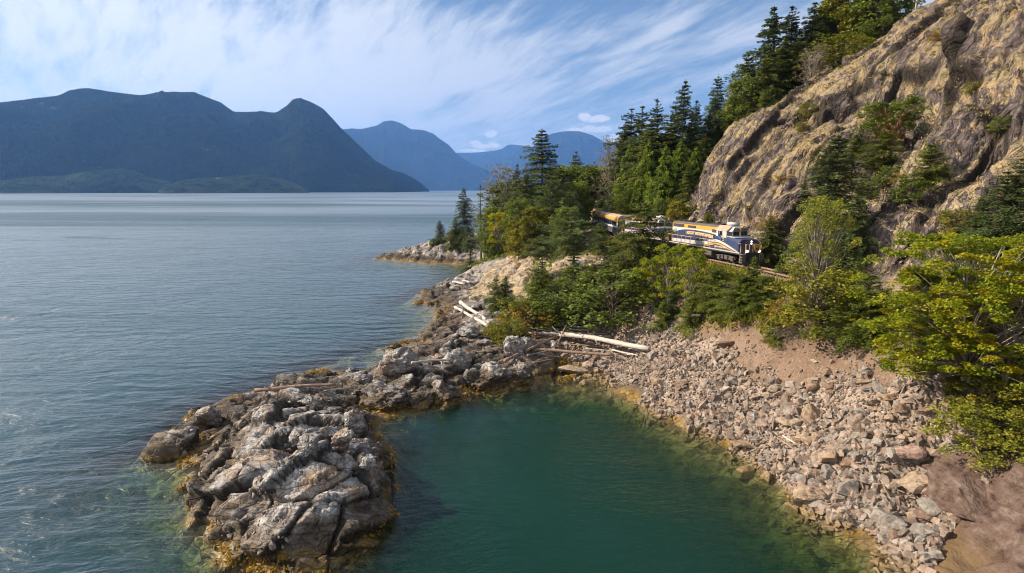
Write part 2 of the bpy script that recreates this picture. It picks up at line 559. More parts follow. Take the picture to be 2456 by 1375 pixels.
# sea bed
for p in [(-60, 20, -12), (-60, 60, -12), (-60, 100, -12), (-60, 150, -12), (-60, 175, -8), (-60, 210, -12), (-38, 40, -5), (-36, 60, -6), (-26, 75, -5), (-27, 95, -6), (-26, 120, -6),
          (-22, 150, -5), (-30, 30, -5), (-20, 24, -5), (-8, 24, -6), (4, 22, -6), (14, 24, -4.0), (18, 21, -2), (-45, 195, -6), (-25, 210, -7), (-10, 245, -8), (-33, 47, -3.2),
          (-19, 68, -3), (-20, 82, -3), (-18, 160, -2.2), (-30, 164, -2.2), (-16, 142, -2.5), (-40, 168, -2.5), (12, 18, -5), (-20, 10, -8), (10, 8, -6), (-29, 36.5, -1.8), (-26.5, 45.5, .1)]: cp(p, 's')
for px, py, z in [(1250, 1200, -6), (1150, 1340, -6.5), (1450, 1240, -5.2), (1420, 1080, -4.0), (1650, 1330, -4.2), (1330, 960, -.9), (1200, 1010, -2.0), (1080, 1040, -2.2),
                  (1010, 1100, -3.5), (1000, 1010, -.5), (940, 1010, -.35), (1060, 1010, -1.0), (1420, 960, -.7), (1540, 1050, -1.1), (1680, 1120, -.95), (1800, 1200, -1.1), (1920, 1330, -1.2), (1760, 1290, -2.2),
                  (1600, 1170, -2.5), (1000, 1240, -3.5), (960, 1330, -3.5), (400, 1180, -1.4), (410, 1280, -1.6), (350, 1240, -3.4), (300, 1130, -2.6), (470, 1375, -1.6), (1700, 1075, -.4), (1850, 1185, -.5), (2030, 1325, -.5), (1590, 1030, -.4), (1480, 960, -.3)]:
    cp(W(px, py, z), 's')

CPx = np.array([c[:2] for c in CP]); CPz = np.array([c[2] for c in CP]); CPk = [c[3] for c in CP]
_d = np.sqrt(((CPx[:, None] - CPx[None]) ** 2).sum(-1))
_A = np.zeros((len(CP) + 3, len(CP) + 3))
_A[:len(CP), :len(CP)] = _d - np.eye(len(CP)) * 0.35
_A[:len(CP), -3] = 1; _A[:len(CP), -2:] = CPx; _A[-3, :len(CP)] = 1; _A[-2:, :len(CP)] = CPx.T
_c = np.linalg.solve(_A, np.concatenate([CPz, [0, 0, 0]]))
KINDS_ = 'rgtdbcfps'


def base_height(x, y, kinds=False):
    z = np.empty(len(x)); K = np.zeros((len(x), len(KINDS_))) if kinds else None
    for a in range(0, len(x), 40000):
        s_ = slice(a, a + 40000)
        d_ = np.sqrt((x[s_, None] - CPx[None, :, 0]) ** 2 + (y[s_, None] - CPx[None, :, 1]) ** 2)
        z[s_] = d_ @ _c[:len(CP)] + _c[-3] + _c[-2] * x[s_] + _c[-1] * y[s_]
        if kinds:
            w = 1.0 / (d_ ** 4 + 0.5); w /= w.sum(1, keepdims=True)
            for j, k in enumerate(KINDS_):
                K[s_, j] = w[:, [i for i, q in enumerate(CPk) if q == k]].sum(1)
    return (z, K) if kinds else z


TH = np.radians(np.concatenate([np.arange(-60, -44, 0.5), np.arange(-44, 50, 0.125), np.arange(50, 68, 0.5)]))
RR = 17.0 * np.exp(np.arange(0, math.log(320 / 17.0), 0.0041))
_th, _r = np.meshgrid(TH, RR)
X, Y = (_r * np.sin(_th)).ravel(), (_r * np.cos(_th)).ravel()
nT, nR = len(TH), len(RR)
Z, KW = base_height(X, Y, True)
kw = {k: KW[:, j] for j, k in enumerate(KINDS_)}
# railway bench is cut flat
_dx = X - track_x(Y)
_bench = 1 - sstep(np.abs(_dx), 2.6, 4.4)
Z = Z * (1 - _bench) + 11.35 * _bench
P0 = np.stack([X, Y, Z], 1)
# bare soil chutes between the stones
for px, py, r in [(1790, 800, 1.9), (1850, 830, 2.1), (1950, 860, 2.0), (1830, 880, 1.3), (1900, 895, 1.1), (2040, 850, 1.9), (2110, 905, 1.1), (1720, 775, 1.3)]:
    d_ = ray(px, py); t_ = np.linspace(30, 90, 240)
    q_ = np.array([0, 0, CAM_H])[None] + d_[None] * t_[:, None]
    k_ = np.argmax(q_[:, 2] < base_height(q_[:, 0], q_[:, 1]))
    w_ = np.exp(-((X - q_[k_, 0]) ** 2 + (Y - q_[k_, 1]) ** 2) / r ** 2)
    kw['d'] = np.clip(kw['d'] + w_ * kw['t'] * 1.2, 0, 1); kw['t'] = kw['t'] * (1 - w_)
KW = np.stack([kw[k] for k in KINDS_], 1)
Z2 = Z.reshape(nR, nT)


def normals(P):
    G = P.reshape(nR, nT, 3)
    a = np.gradient(G, axis=1); b = np.gradient(G, axis=0)
    q = np.cross(a, b); q /= np.linalg.norm(q, axis=2, keepdims=True) + 1e-9
    q[q[..., 2] < 0] *= -1
    return q.reshape(-1, 3)


NRM = normals(P0)
cliffw = np.clip(kw['c'] * 1.3, 0, 1) * (1 - _bench) * sstep(Z, 10.5, 13)
wild = np.clip(kw['r'] + kw['g'] * 0.7 + kw['s'] * 0.5, 0, 1) * (1 - _bench) * (1 - cliffw)
soft = np.clip(kw['t'] + kw['d'] + kw['f'], 0, 1)
# fractured shore rock, beds dipping to the right
dipx = np.stack([P0[:, 0] * 0.80 + P0[:, 1] * .60, P0[:, 1] * 0.8 - P0[:, 0] * .60 + P0[:, 2] * .5, P0[:, 2] * 1.1 + P0[:, 0] * 0.25], 1)
warp3 = np.stack([fbm(P0 * 0.35, 2, 3), fbm(P0 * 0.35, 2, 9), fbm(P0 * 0.35, 2, 15)], 1)
o1, e1 = blocks((dipx + warp3 * 0.35) * np.array([0.19, 0.46, 0.40]), 1, 1.5)
o2, e2 = blocks((dipx + warp3 * 0.25) * np.array([0.44, 1.25, 0.9]), 2, 1.6)
o3, e3 = blocks((dipx + warp3 * 0.2) * np.array([1.3, 3.4, 2.2]), 3, 1.3)
near = np.clip(60 / np.maximum(_r.ravel(), 1), 0.25, 1.2)
shore_amp = sstep(Z, -2.2, 0.9) * 0.75 + 0.25
disp = wild * shore_amp * (o1 * 0.78 + o2 * 0.22 + o3 * 0.075 * near
                           - 0.50 * (1 - sstep(e1, 0, 0.06)) - 0.14 * (1 - sstep(e2, 0, 0.05)) - .06 * (1 - sstep(e3, 0, .12)))
# cliff: long slabs and folds climbing to the right
cx = np.stack([P0[:, 0], P0[:, 1], P0[:, 2]], 1)
ax1 = np.array([0.60, 0.42, 0.68]); ax1 /= np.linalg.norm(ax1)
ax2 = np.array([0.30, -0.90, 0.30]); ax2 -= ax1 * ax2.dot(ax1); ax2 /= np.linalg.norm(ax2)
ax3 = np.cross(ax1, ax2)
cw3 = np.stack([fbm(P0 * 0.09, 3, 23), fbm(P0 * 0.09, 3, 29), fbm(P0 * 0.09, 3, 31)], 1)
cq = P0 + cw3 * 1.6
cl = np.stack([cq @ ax1, cq @ ax2, cq @ ax3], 1)
b1, g1 = blocks(cl * np.array([0.030, 0.135, 0.05]), 11, 1.0)
b2, g2 = blocks(cl * np.array([0.085, 0.50, 0.17]), 12, 1.3)
b3, g3 = blocks(cl * np.array([0.24, 1.35, 0.5]), 13, 1.5)
fold = fbm(cl * np.array([0.05, 0.26, 0.2]), 4, 41, 0.55, True)
disp += cliffw * (b1 * 1.9 + b2 * 0.85 + b3 * 0.36 + fold * 0.15 - 0.25 * (1 - sstep(g1, 0, .04)) - 0.22 * (1 - sstep(g2, 0, .05)) - .08 * (1 - sstep(g3, 0, .12)))
fine = fbm(P0 * 1.7, 3, 51)
disp += (soft * 0.16 + cliffw * 0.04 + wild * 0.03 + kw['p'] * 0.05) * fine
disp += cliffw * 0.12 * fbm(cl * np.array([0.35, 1.6, 1.0]), 3, 57, 0.6, True)
disp += kw['s'] * fbm(P0 * 0.8, 3, 61) * 0.35 * sstep(Z, 0.4, -0.6)
disp += (kw['f'] + kw['d']) * fbm(P0 * 0.35, 3, 71) * 0.5
disp += kw['p'] * fbm(np.stack([P0[:, 0] * .8 + P0[:, 1] * .3, P0[:, 1] * .25, P0[:, 2] * .8], 1), 3, 77) * .5
_g = disp.reshape(nR, nT)                           # soften one-cell steps so ledges keep clean edges
for _ax in (0, 1):
    _q = np.pad(_g, [(1, 1) if a_ == _ax else (0, 0) for a_ in (0, 1)], 'edge')
    _g = 0.14 * (np.take(_q, np.arange(0, _g.shape[_ax]), _ax) + np.take(_q, np.arange(2, _g.shape[_ax] + 2), _ax)) + 0.72 * _g
disp = _g.ravel()
disp *= 1 - _bench * 0.96
lim = sstep(np.abs(_dx), 2.2, 7.0)
P1 = P0 + NRM * (disp * (1 - cliffw * (1 - lim)))[:, None]
P1[:, 2] = np.where(Z > 0.15, np.maximum(P1[:, 2], P0[:, 2] * 0.35 - 0.15), P1[:, 2])
NR2 = normals(P1)
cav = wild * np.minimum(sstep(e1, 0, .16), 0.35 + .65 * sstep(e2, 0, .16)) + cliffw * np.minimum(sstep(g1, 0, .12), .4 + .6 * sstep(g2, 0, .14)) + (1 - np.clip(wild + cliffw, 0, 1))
ids = (np.arange(nR - 1)[:, None] * nT + np.arange(nT - 1)[None]).ravel()
QF = np.stack([ids, ids + 1, ids + nT + 1, ids + nT], 1)
fc = P1[QF].mean(1); fk = KW[QF].mean(1); fb = _bench[QF].mean(1)
K = {k: fk[:, j] for j, k in enumerate(KINDS_)}
keep = (fc[:, 2] > -9) & (fc[:, 0] > -75)
azf = np.degrees(np.arctan2(fc[:, 0], fc[:, 1]))
region = np.full(len(QF), 1)                                        # 1 rocky headland
region[fb > 0.45] = 5
region[(fb <= .45) & (K['t'] + K['d'] > 0.5)] = 2
region[(fb <= .45) & (K['c'] > 0.42)] = 3
region[(fb <= .45) & (K['p'] > 0.5)] = 4
region[(fb <= .45) & (K['f'] > 0.5)] = 6
region[(fc[:, 0] < -5.5) & (fc[:, 1] < 57) & (region == 1)] = 7
region[fc[:, 2] < -0.25] = 0


def land_nodes(n, b):
    p = n.pos()
    x, y, z = n.sep(p)
    gx, gy, gz = n.sep(n.node('ShaderNodeNewGeometry').outputs['Normal'])
    A = {k: n.attr('w_' + k) for k in 'gtdbcfps'}
    cav_ = n.attr('cavity')
    nL = n.noise(p, 0.22, 4, 0.6); nM = n.noise(p, 1.1, 6, 0.65); nF = n.noise(p, 6.0, 5, 0.7)
    fleck = n.voro(p, 5.0)
    # shore rock
    rock = n.ramp(n.m('ADD', n.m('MULTIPLY', nM, 0.6), n.m('MULTIPLY', nF, 0.4)),
                  [(0.28, (0.075, 0.062, 0.052)), (0.40, (0.18, 0.16, 0.145)), (0.50, (0.33, 0.31, 0.29)), (0.62, (0.54, 0.52, 0.50))])
    warm = n.rng(n.noise(p, 0.5, 4, 0.6), 0.45, 0.68)
    rock = n.mix(n.m('MULTIPLY', warm, 0.7), rock, n.mix(nF, (0.20, 0.115, 0.06), (0.44, 0.29, 0.17)))
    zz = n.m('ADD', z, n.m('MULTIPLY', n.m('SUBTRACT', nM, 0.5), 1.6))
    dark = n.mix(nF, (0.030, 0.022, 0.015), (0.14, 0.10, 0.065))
    rock = n.mix(n.rng(zz, 2.5, 1.1, 0, .88), rock, dark)  # wet dark band, extended upward to paint in shade on the lower rock
    ochre = n.mix(nM, (0.13, 0.085, 0.028), (0.36, 0.23, 0.075))
    rock = n.mix(n.m('MULTIPLY', n.rng(zz, 0.95, 0.25), n.rng(nL, 0.36, 0.55, 0.25, 1.0)), rock, ochre)
    weed = n.mix(nF, (0.10, 0.055, 0.01), (0.42, 0.25, 0.02))
    rock = n.mix(n.m('MULTIPLY', n.rng(zz, 0.5, 0.15), n.rng(n.noise(p, 0.7, 4, 0.6), 0.55, 0.66)), rock, weed)
    # cliff rock
    cr = n.ramp(n.m('ADD', n.m('MULTIPLY', nM, 0.55), n.m('MULTIPLY', n.noise(n.map(p, rot=(0.5, -0.6, 0.5), scale=(0.3, 1.4, 1.0)), 0.9, 6, 0.7), 0.45)),
                [(0.32, (0.040, 0.030, 0.028)), (0.44, (0.105, 0.080, 0.074)), (0.55, (0.165, 0.130, 0.120)), (0.70, (0.30, 0.255, 0.24))])
    sl = n.attr('strata_u'); sv = n.attr('strata_v'); sw = n.attr('strata_w')
    sp = n.comb(n.m('MULTIPLY', sl, 0.26), sv, sw)
    moss_n = n.m('ADD', n.m('MULTIPLY', n.noise(sp, 0.50, 8, 0.72), 0.55), n.m('MULTIPLY', n.noise(sp, 2.6, 6, 0.72), 0.45))
    seams = n.m('MINIMUM', n.voro(n.vm('ADD', sp, n.vm('SCALE', n.noise(p, 1.2, 3, 0.6, col=True), scale=0.5)), 0.9, 'DISTANCE_TO_EDGE'), 0.16)
    seams2 = n.m('MINIMUM', n.voro(n.vm('ADD', sp, n.vm('SCALE', n.noise(p, 2.2, 3, 0.6, col=True), scale=0.3)), 2.6, 'DISTANCE_TO_EDGE'), 0.16)
    mossm = n.rng(n.m('ADD', moss_n, n.m('ADD', n.m('MULTIPLY', gz, 0.20), n.m('MULTIPLY', n.m('SUBTRACT', nL, .5), .5))), 0.622, 0.662)
    straw = n.ramp(nF, [(0.25, (0.14, 0.10, 0.05)), (0.5, (0.34, 0.26, 0.145)), (0.75, (0.58, 0.49, 0.33))])
    straw = n.mix(n.rng(n.noise(p, 0.45, 3, 0.5), 0.5, 0.65, 0, 0.75), straw, n.mix(nF, (0.34, 0.21, 0.09), (0.60, 0.40, 0.21)))
    olive = n.mix(nF, (0.07, 0.07, 0.015), (0.26, 0.20, 0.045))
    straw = n.mix(n.rng(n.noise(n.map(p, (9, 3, 1)), 0.38, 5, 0.65), 0.60, 0.72, 0, .8), straw, olive)
    cr = n.mix(n.rng(seams, 0.0, 0.07, 0.75, 0.0), cr, (0.045, 0.033, 0.028))
    stain = n.noise(n.map(p, scale=(0.9, 0.9, 0.10)), 0.7, 6, 0.65)
    cr = n.mix(n.rng(stain, 0.54, 0.64, 0, 0.55), cr, (0.075, 0.055, 0.055))
    cliff = n.mix(n.m('MULTIPLY', mossm, 0.93), cr, straw)
    cliff = n.mix(n.rng(n.noise(sp, 5.0, 4, 0.7), 0.55, 0.68, 0, 0.55), cliff, (0.075, 0.058, 0.045))
    # golden slope, soil, ballast, forest floor, slab
    gold = n.mix(n.rng(n.m('ADD', nM, n.m('MULTIPLY', gz, 0.12)), 0.50, 0.66), rock, n.mix(nF, (0.32, 0.22, 0.11), (0.66, 0.50, 0.30)))
    soil = n.ramp(n.m('ADD', n.m('MULTIPLY', nF, 0.6), n.m('MULTIPLY', nL, 0.4)), [(0.3, (0.085, 0.055, 0.036)), (0.5, (0.175, 0.115, 0.078)), (0.7, (0.28, 0.195, 0.14))])
    soil = n.mix(n.rng(n.voro(p, 9.0, out=1), 0.7, 0.95, 0, 0.5, True), soil, (0.34, 0.27, 0.21))
    tal = n.mix(n.rng(nF, 0.35, 0.6), (0.13, 0.095, 0.07), (0.36, 0.28, 0.22))
    bal = n.mix(fleck, (0.17, 0.11, 0.08), (0.34, 0.25, 0.19))
    floor_ = n.mix(nF, (0.030, 0.028, 0.012), (0.10, 0.085, 0.035))
    slab = n.ramp(n.m('ADD', n.m('MULTIPLY', nM, 0.45), n.m('ADD', n.m('MULTIPLY', nF, 0.15), n.m('MULTIPLY', n.noise(n.map(p, rot=(0, 0, 0.6), scale=(1.0, 0.25, 0.8)), 3.0, 7, 0.7), 0.4))),
                  [(0.40, (0.06, 0.038, 0.030)), (0.47, (0.17, 0.115, 0.092)), (0.54, (0.23, 0.17, 0.14)), (0.66, (0.42, 0.35, 0.32))])
    slab = n.mix(n.rng(zz, 2.6, 0.7), slab, n.mix(nF, (0.17, 0.115, 0.06), (0.32, 0.225, 0.12)))
    slab = n.mix(1.0, slab, (0.60, 0.56, 0.54), 'MULTIPLY')
    bed = n.mix(n.rng(nM, 0.4, 0.62), (0.045, 0.038, 0.014), (0.17, 0.125, 0.045))
    bed = n.mix(n.rng(n.voro(p, 1.3, out=1), 0.3, 0.9), bed, (0.26, 0.19, 0.075))
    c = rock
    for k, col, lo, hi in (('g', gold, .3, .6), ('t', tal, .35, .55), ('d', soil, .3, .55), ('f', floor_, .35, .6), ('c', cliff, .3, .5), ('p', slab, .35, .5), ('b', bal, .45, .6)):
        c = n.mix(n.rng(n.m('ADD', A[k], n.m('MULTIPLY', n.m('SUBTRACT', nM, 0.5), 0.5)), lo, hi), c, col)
    c = n.mix(n.rng(cav_, 0.0, 0.85, 0.92, 0.0), c, (0.028, 0.021, 0.015))       # dirt in the cracks, deepened with painted crack shade
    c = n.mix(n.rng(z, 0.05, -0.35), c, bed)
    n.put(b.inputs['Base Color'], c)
    n.put(b.inputs['Roughness'], n.rng(zz, 0.1, 0.9, 0.45, 0.9))
    dp = n.map(p, rot=(0.25, 0.3, -0.64), scale=(0.45, 1.0, 1.0))
    fac = n.m('ADD', n.m('MULTIPLY', n.facet(dp, 0.9), 1.5), n.m('ADD', n.m('MULTIPLY', n.facet(dp, 2.6), 1.2), n.m('MULTIPLY', n.facet(p, 6.5), 0.45)))
    crk = n.m('ADD', n.m('MULTIPLY', n.m('MINIMUM', n.voro(dp, 0.9, 'DISTANCE_TO_EDGE'), 0.05), 2.4), n.m('MULTIPLY', n.m('MINIMUM', n.voro(dp, 2.6, 'DISTANCE_TO_EDGE'), 0.05), 1.0))
    sp2 = n.comb(n.m('MULTIPLY', sl, 0.6), sv, sw)
    facc = n.m('ADD', n.m('MULTIPLY', n.facet(sp, 0.45), 1.9), n.m('ADD', n.m('MULTIPLY', n.facet(sp2, 1.1), 1.7), n.m('MULTIPLY', n.facet(sp2, 3.0), 1.1)))
    crc = n.m('ADD', n.m('MULTIPLY', seams, 2.0), n.m('ADD', n.m('MULTIPLY', seams2, 0.8), n.m('MULTIPLY', n.noise(sp, 4.0, 5, 0.75), 0.22)))
    loose = n.m('ADD', A['t'], n.m('ADD', A['d'], n.m('ADD', A['f'], n.m('ADD', A['b'], A['p']))), clamp=True)
    h1 = n.m('MULTIPLY', n.m('ADD', fac, crk), n.m('MULTIPLY', n.m('SUBTRACT', 1.0, loose), n.m('SUBTRACT', 1.0, A['c'])))
    h2 = n.m('MULTIPLY', n.m('ADD', facc, crc), A['c'])
    h3 = n.m('ADD', n.m('MULTIPLY', n.m('ADD', n.facet(n.map(p, rot=(0, 0, 0.6), scale=(1, .3, 1)), 1.2), n.m('MULTIPLY', n.noise(n.map(p, rot=(0, 0, 0.6), scale=(1.0, 0.45, 0.8)), 2.0, 6, 0.6), 0.5)), A['p']), n.m('MULTIPLY', nM, 0.10), n.m('MULTIPLY', nF, 0.07))
    n.put(b.inputs['Normal'], n.bump(n.m('ADD', h1, n.m('ADD', h2, h3)), 1.0, 0.8))


LAND = material('land', land_nodes, rough=0.9, spec=0.25)
ATT = {('w_' + k): kw[k] for k in 'gtdbcfps'}
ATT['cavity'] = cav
for _i, _k in enumerate('uvw'): ATT['strata_' + _k] = cl[:, _i]
for rid, nm in ((0, 'seabed'), (1, 'headland'), (2, 'talus_slope'), (3, 'cliff'), (4, 'bedrock_slab'), (5, 'railway_bench'), (6, 'forest_floor'), (7, 'rocky_islet')):
    f = QF[(region == rid) & keep]
    used = np.unique(f); back = np.full(len(P1), -1, np.int32); back[used] = np.arange(len(used))
    me = mesh_np(nm, P1[used], back[f], LAND, True, {k: a[used] for k, a in ATT.items()})
    tag(link(nm, me), kind='structure')
# one BVH of the land for setting things on it
_kf = QF[(fc[:, 2] > -7)]
BVH = BVHTree.FromPolygons(P1.tolist(), _kf.tolist())


def ground(x, y):
    h = BVH.ray_cast(Vector((x, y, 200)), Vector((0, 0, -1)))
    return h[0].z if h[0] is not None else float(base_height(np.array([x]), np.array([y]))[0])


def hit(px, py, with_n=False):
    dd = Vector(ray(px, py))
    h = BVH.ray_cast(Vector((0, 0, CAM_H)), dd.normalized())
    if h[0] is None: return (None, None) if with_n else None
    return (h[0], h[1]) if with_n else h[0]


# ------------------------------------------------------------------ water
wth = np.radians(np.arange(-80, 80.01, 0.4))
wr = np.concatenate([2.0 * np.exp(np.arange(0, math.log(300 / 2.0), 0.0105)), 300 * np.exp(np.arange(0.04, math.log(30000 / 300.0), 0.06))])
a_, r_ = np.meshgrid(wth, wr)
wx, wy = (r_ * np.sin(a_)).ravel(), (r_ * np.cos(a_)).ravel()
wz = np.full(len(wx), -14.0)
nearw = (r_.ravel() < 300)
wz[nearw] = base_height(wx[nearw], wy[nearw])
dep = np.where((wx < -58) | (~nearw), 14.0, np.clip(-wz, 0, 14))
nwT, nwR = len(wth), len(wr)
wi = (np.arange(nwR - 1)[:, None] * nwT + np.arange(nwT - 1)[None]).ravel()
WF = np.stack([wi, wi + 1, wi + nwT + 1, wi + nwT], 1)
WF = WF[(wz[WF].min(1) < 1.5)]
# drop the water buried under the hills behind the shore
cxw, cyw = wx[WF].mean(1), wy[WF].mean(1)


def water_nodes(n, b):
    t = n.t
    p = n.pos(); x, y, z = n.sep(p)
    dist = n.vm('LENGTH', p)
    depth = n.attr('depth')
    sheltered = n.rng(n.m('ADD', n.m('MULTIPLY', x, 1.0), n.m('MULTIPLY', y, -0.16)), -22.0, -10.0)
    calm = n.noise(n.map(p, rot=(0, 0, 0.5), scale=(0.012, 0.035, 1)), 1.0, 4, 0.55, 0.8)
    ruffle = n.rng(calm, 0.35, 0.62)
    q = n.vm('ADD', p, n.vm('SCALE', n.vm('SUBTRACT', n.noise(p, 0.06, 3, 0.5, col=True), (0.5, 0.5, 0.5)), scale=7.0))
    swell = n.noise(n.map(q, rot=(0, 0, RAD(-24)), scale=(0.13, 0.55, 1)), 1.0, 3, 0.5)
    chop = n.noise(n.map(q, rot=(0, 0, RAD(-10)), scale=(0.7, 1.7, 1)), 1.0, 5, 0.6)
    rip = n.noise(n.map(q, rot=(0, 0, RAD(8)), scale=(2.6, 5.5, 1)), 1.0, 4, 0.6)
    far = n.rng(dist, 60.0, 1200.0, 1.0, 0.12)
    h = n.m('ADD', n.m('MULTIPLY', swell, n.rng(sheltered, 0, 1, 0.9, 0.05, False)),
            n.m('ADD', n.m('MULTIPLY', chop, n.m('MULTIPLY', n.m('ADD', 0.16, n.m('MULTIPLY', ruffle, 0.20)), n.rng(sheltered, 0, 1, 1.0, 0.65, False))),
                n.m('MULTIPLY', rip, n.m('ADD', 0.03, n.m('MULTIPLY', ruffle, 0.05)))))
    nor = n.bump(h, n.m('MULTIPLY', far, 0.75), 1.0)
    gl = n.node('ShaderNodeBsdfGlossy')
    gl.inputs['Color'].default_value = (1, 1, 1, 1)
    n.put(gl.inputs['Roughness'], n.m('ADD', n.rng(sheltered, 0, 1, 0.33, 0.10), n.m('MULTIPLY', ruffle, 0.03)))
    n.put(gl.inputs['Normal'], nor)
    cosi = n.m('ABSOLUTE', n.vm('DOT_PRODUCT', n.node('ShaderNodeNewGeometry').outputs['Incoming'], nor))
    frs = n.m('ADD', 0.02, n.m('MULTIPLY', 0.98, n.m('POWER', n.m('SUBTRACT', 1.0, cosi, clamp=True), 5.0)))
    wind = n.noise(n.map(p, (3, 1, 0), scale=(0.0007, 0.0034, 1)), 1.0, 5, 0.6, 0.6)
    lane = n.noise(n.map(p, (7, 4, 0), (0, 0, 0.25), scale=(0.006, 0.03, 1)), 1.0, 5, 0.6, 1.2)
    fre = n.m('MULTIPLY', frs, n.m('MULTIPLY', n.rng(dist, 60, 2500, 1.0, 0.66), n.rng(sheltered, 0, 1, 0.68, 1.0)))
    fre = n.m('MULTIPLY', fre, n.rng(wind, 0.50, 0.60, 1.0, n.rng(dist, 150, 500, 1.0, 0.52)))
    band = n.m('EXPONENT', n.m('MULTIPLY', n.m('POWER', n.m('DIVIDE', n.m('SUBTRACT', y, n.m('ADD', 760.0, n.m('MULTIPLY', x, -0.15))), n.rng(x, -100, -600, 60.0, 250.0)), 2.0), -1.0))
    band = n.m('MULTIPLY', band, n.rng(x, 120, -260))
    band = n.m('MULTIPLY', band, n.rng(n.noise(n.map(p, scale=(0.004, 0.02, 1)), 1.0, 5, 0.65), 0.3, 0.5, 0.35, 1.0))
    fre = n.m('MULTIPLY', fre, n.m('SUBTRACT', 1.0, n.m('MULTIPLY', band, 0.62)))
    fre = n.m('MULTIPLY', fre, n.rng(lane, 0.60, 0.68, 1.0, 0.72))
    kd = lambda k: n.m('EXPONENT', n.m('MULTIPLY', depth, -k))
    tr = n.node('ShaderNodeBsdfTransparent')
    n.put(tr.inputs[0], n.comb(kd(0.42), kd(0.22), kd(0.40)))
    turb = n.m('SUBTRACT', 1.0, n.m('EXPONENT', n.m('MULTIPLY', n.m('POWER', depth, 1.5), -0.13)))
    cove = n.mix(n.rng(sheltered, 0, 1), (0.018, 0.060, 0.082), (0.003, 0.030, 0.018))
    di = n.node('ShaderNodeBsdfDiffuse'); n.put(di.inputs[0], cove)
    m1 = n.node('ShaderNodeMixShader'); n.put(m1.inputs[0], turb)
    t.links.new(tr.outputs[0], m1.inputs[1]); t.links.new(di.outputs[0], m1.inputs[2])
    m2 = n.node('ShaderNodeMixShader'); n.put(m2.inputs[0], fre)
    t.links.new(m1.outputs[0], m2.inputs[1]); t.links.new(gl.outputs[0], m2.inputs[2])
    t.links.new(m2.outputs[0], t.nodes['Material Output'].inputs[0])
    t.nodes.remove(b)


WATER = material('sea_water', water_nodes)
tag(link('sea_water', mesh_np('sea_water', np.stack([wx, wy, np.zeros(len(wx))], 1), WF, WATER, True, {'depth': dep})), kind='structure')
# deep floor far below the open water so nothing is hollow
fl = MB(); fl.box(-29000, 29000, -200, 29000, -16, -15)
tag(link('deep_seabed', fl.mesh('deep_seabed', LAND)), kind='structure')

# ------------------------------------------------------------------ mountains across the water
def hill_nodes(n, b, k=0.5):
    p = n.pos(); x, y, z = n.sep(p)
    gz = n.sep(n.node('ShaderNodeNewGeometry').outputs['Normal'])[2]
    a = n.noise(p, 0.02, 6, 0.7); c2 = n.noise(p, 0.0022, 5, 0.6)
    c = n.mix(n.rng(a, 0.35, 0.65), (0.008, 0.014, 0.012), (0.028, 0.038, 0.024))
    bare = n.m('MULTIPLY', n.rng(c2, 0.60, 0.68), n.rng(n.noise(n.map(p, scale=(1, 1, .3)), 0.010, 6, 0.75), 0.52, 0.64))
    c = n.mix(n.m('MULTIPLY', bare, 0.8), c, (0.22, 0.20, 0.18))
    c = n.mix(n.rng(n.noise(p, 0.0045, 5, 0.6), 0.50, 0.60, 0, 0.6), c, (0.040, 0.050, 0.022))
    n.put(b.inputs['Base Color'], n.mix(1.0, c, (k, k, k), 'MULTIPLY'))
    n.put(b.inputs['Normal'], n.bump(n.m('ADD', n.m('MULTIPLY', n.noise(p, 0.03, 5, 0.7), 14), n.m('MULTIPLY', n.noise(p, 0.006, 4, 0.6), 60)), 0.8, 1.0))


HILL = material('forested_hillside', hill_nodes, rough=1.0, spec=0.0)
NEARHILL = material('near_forested_hillside', lambda n, b: hill_nodes(n, b, 1.7), rough=1.0, spec=0.0)


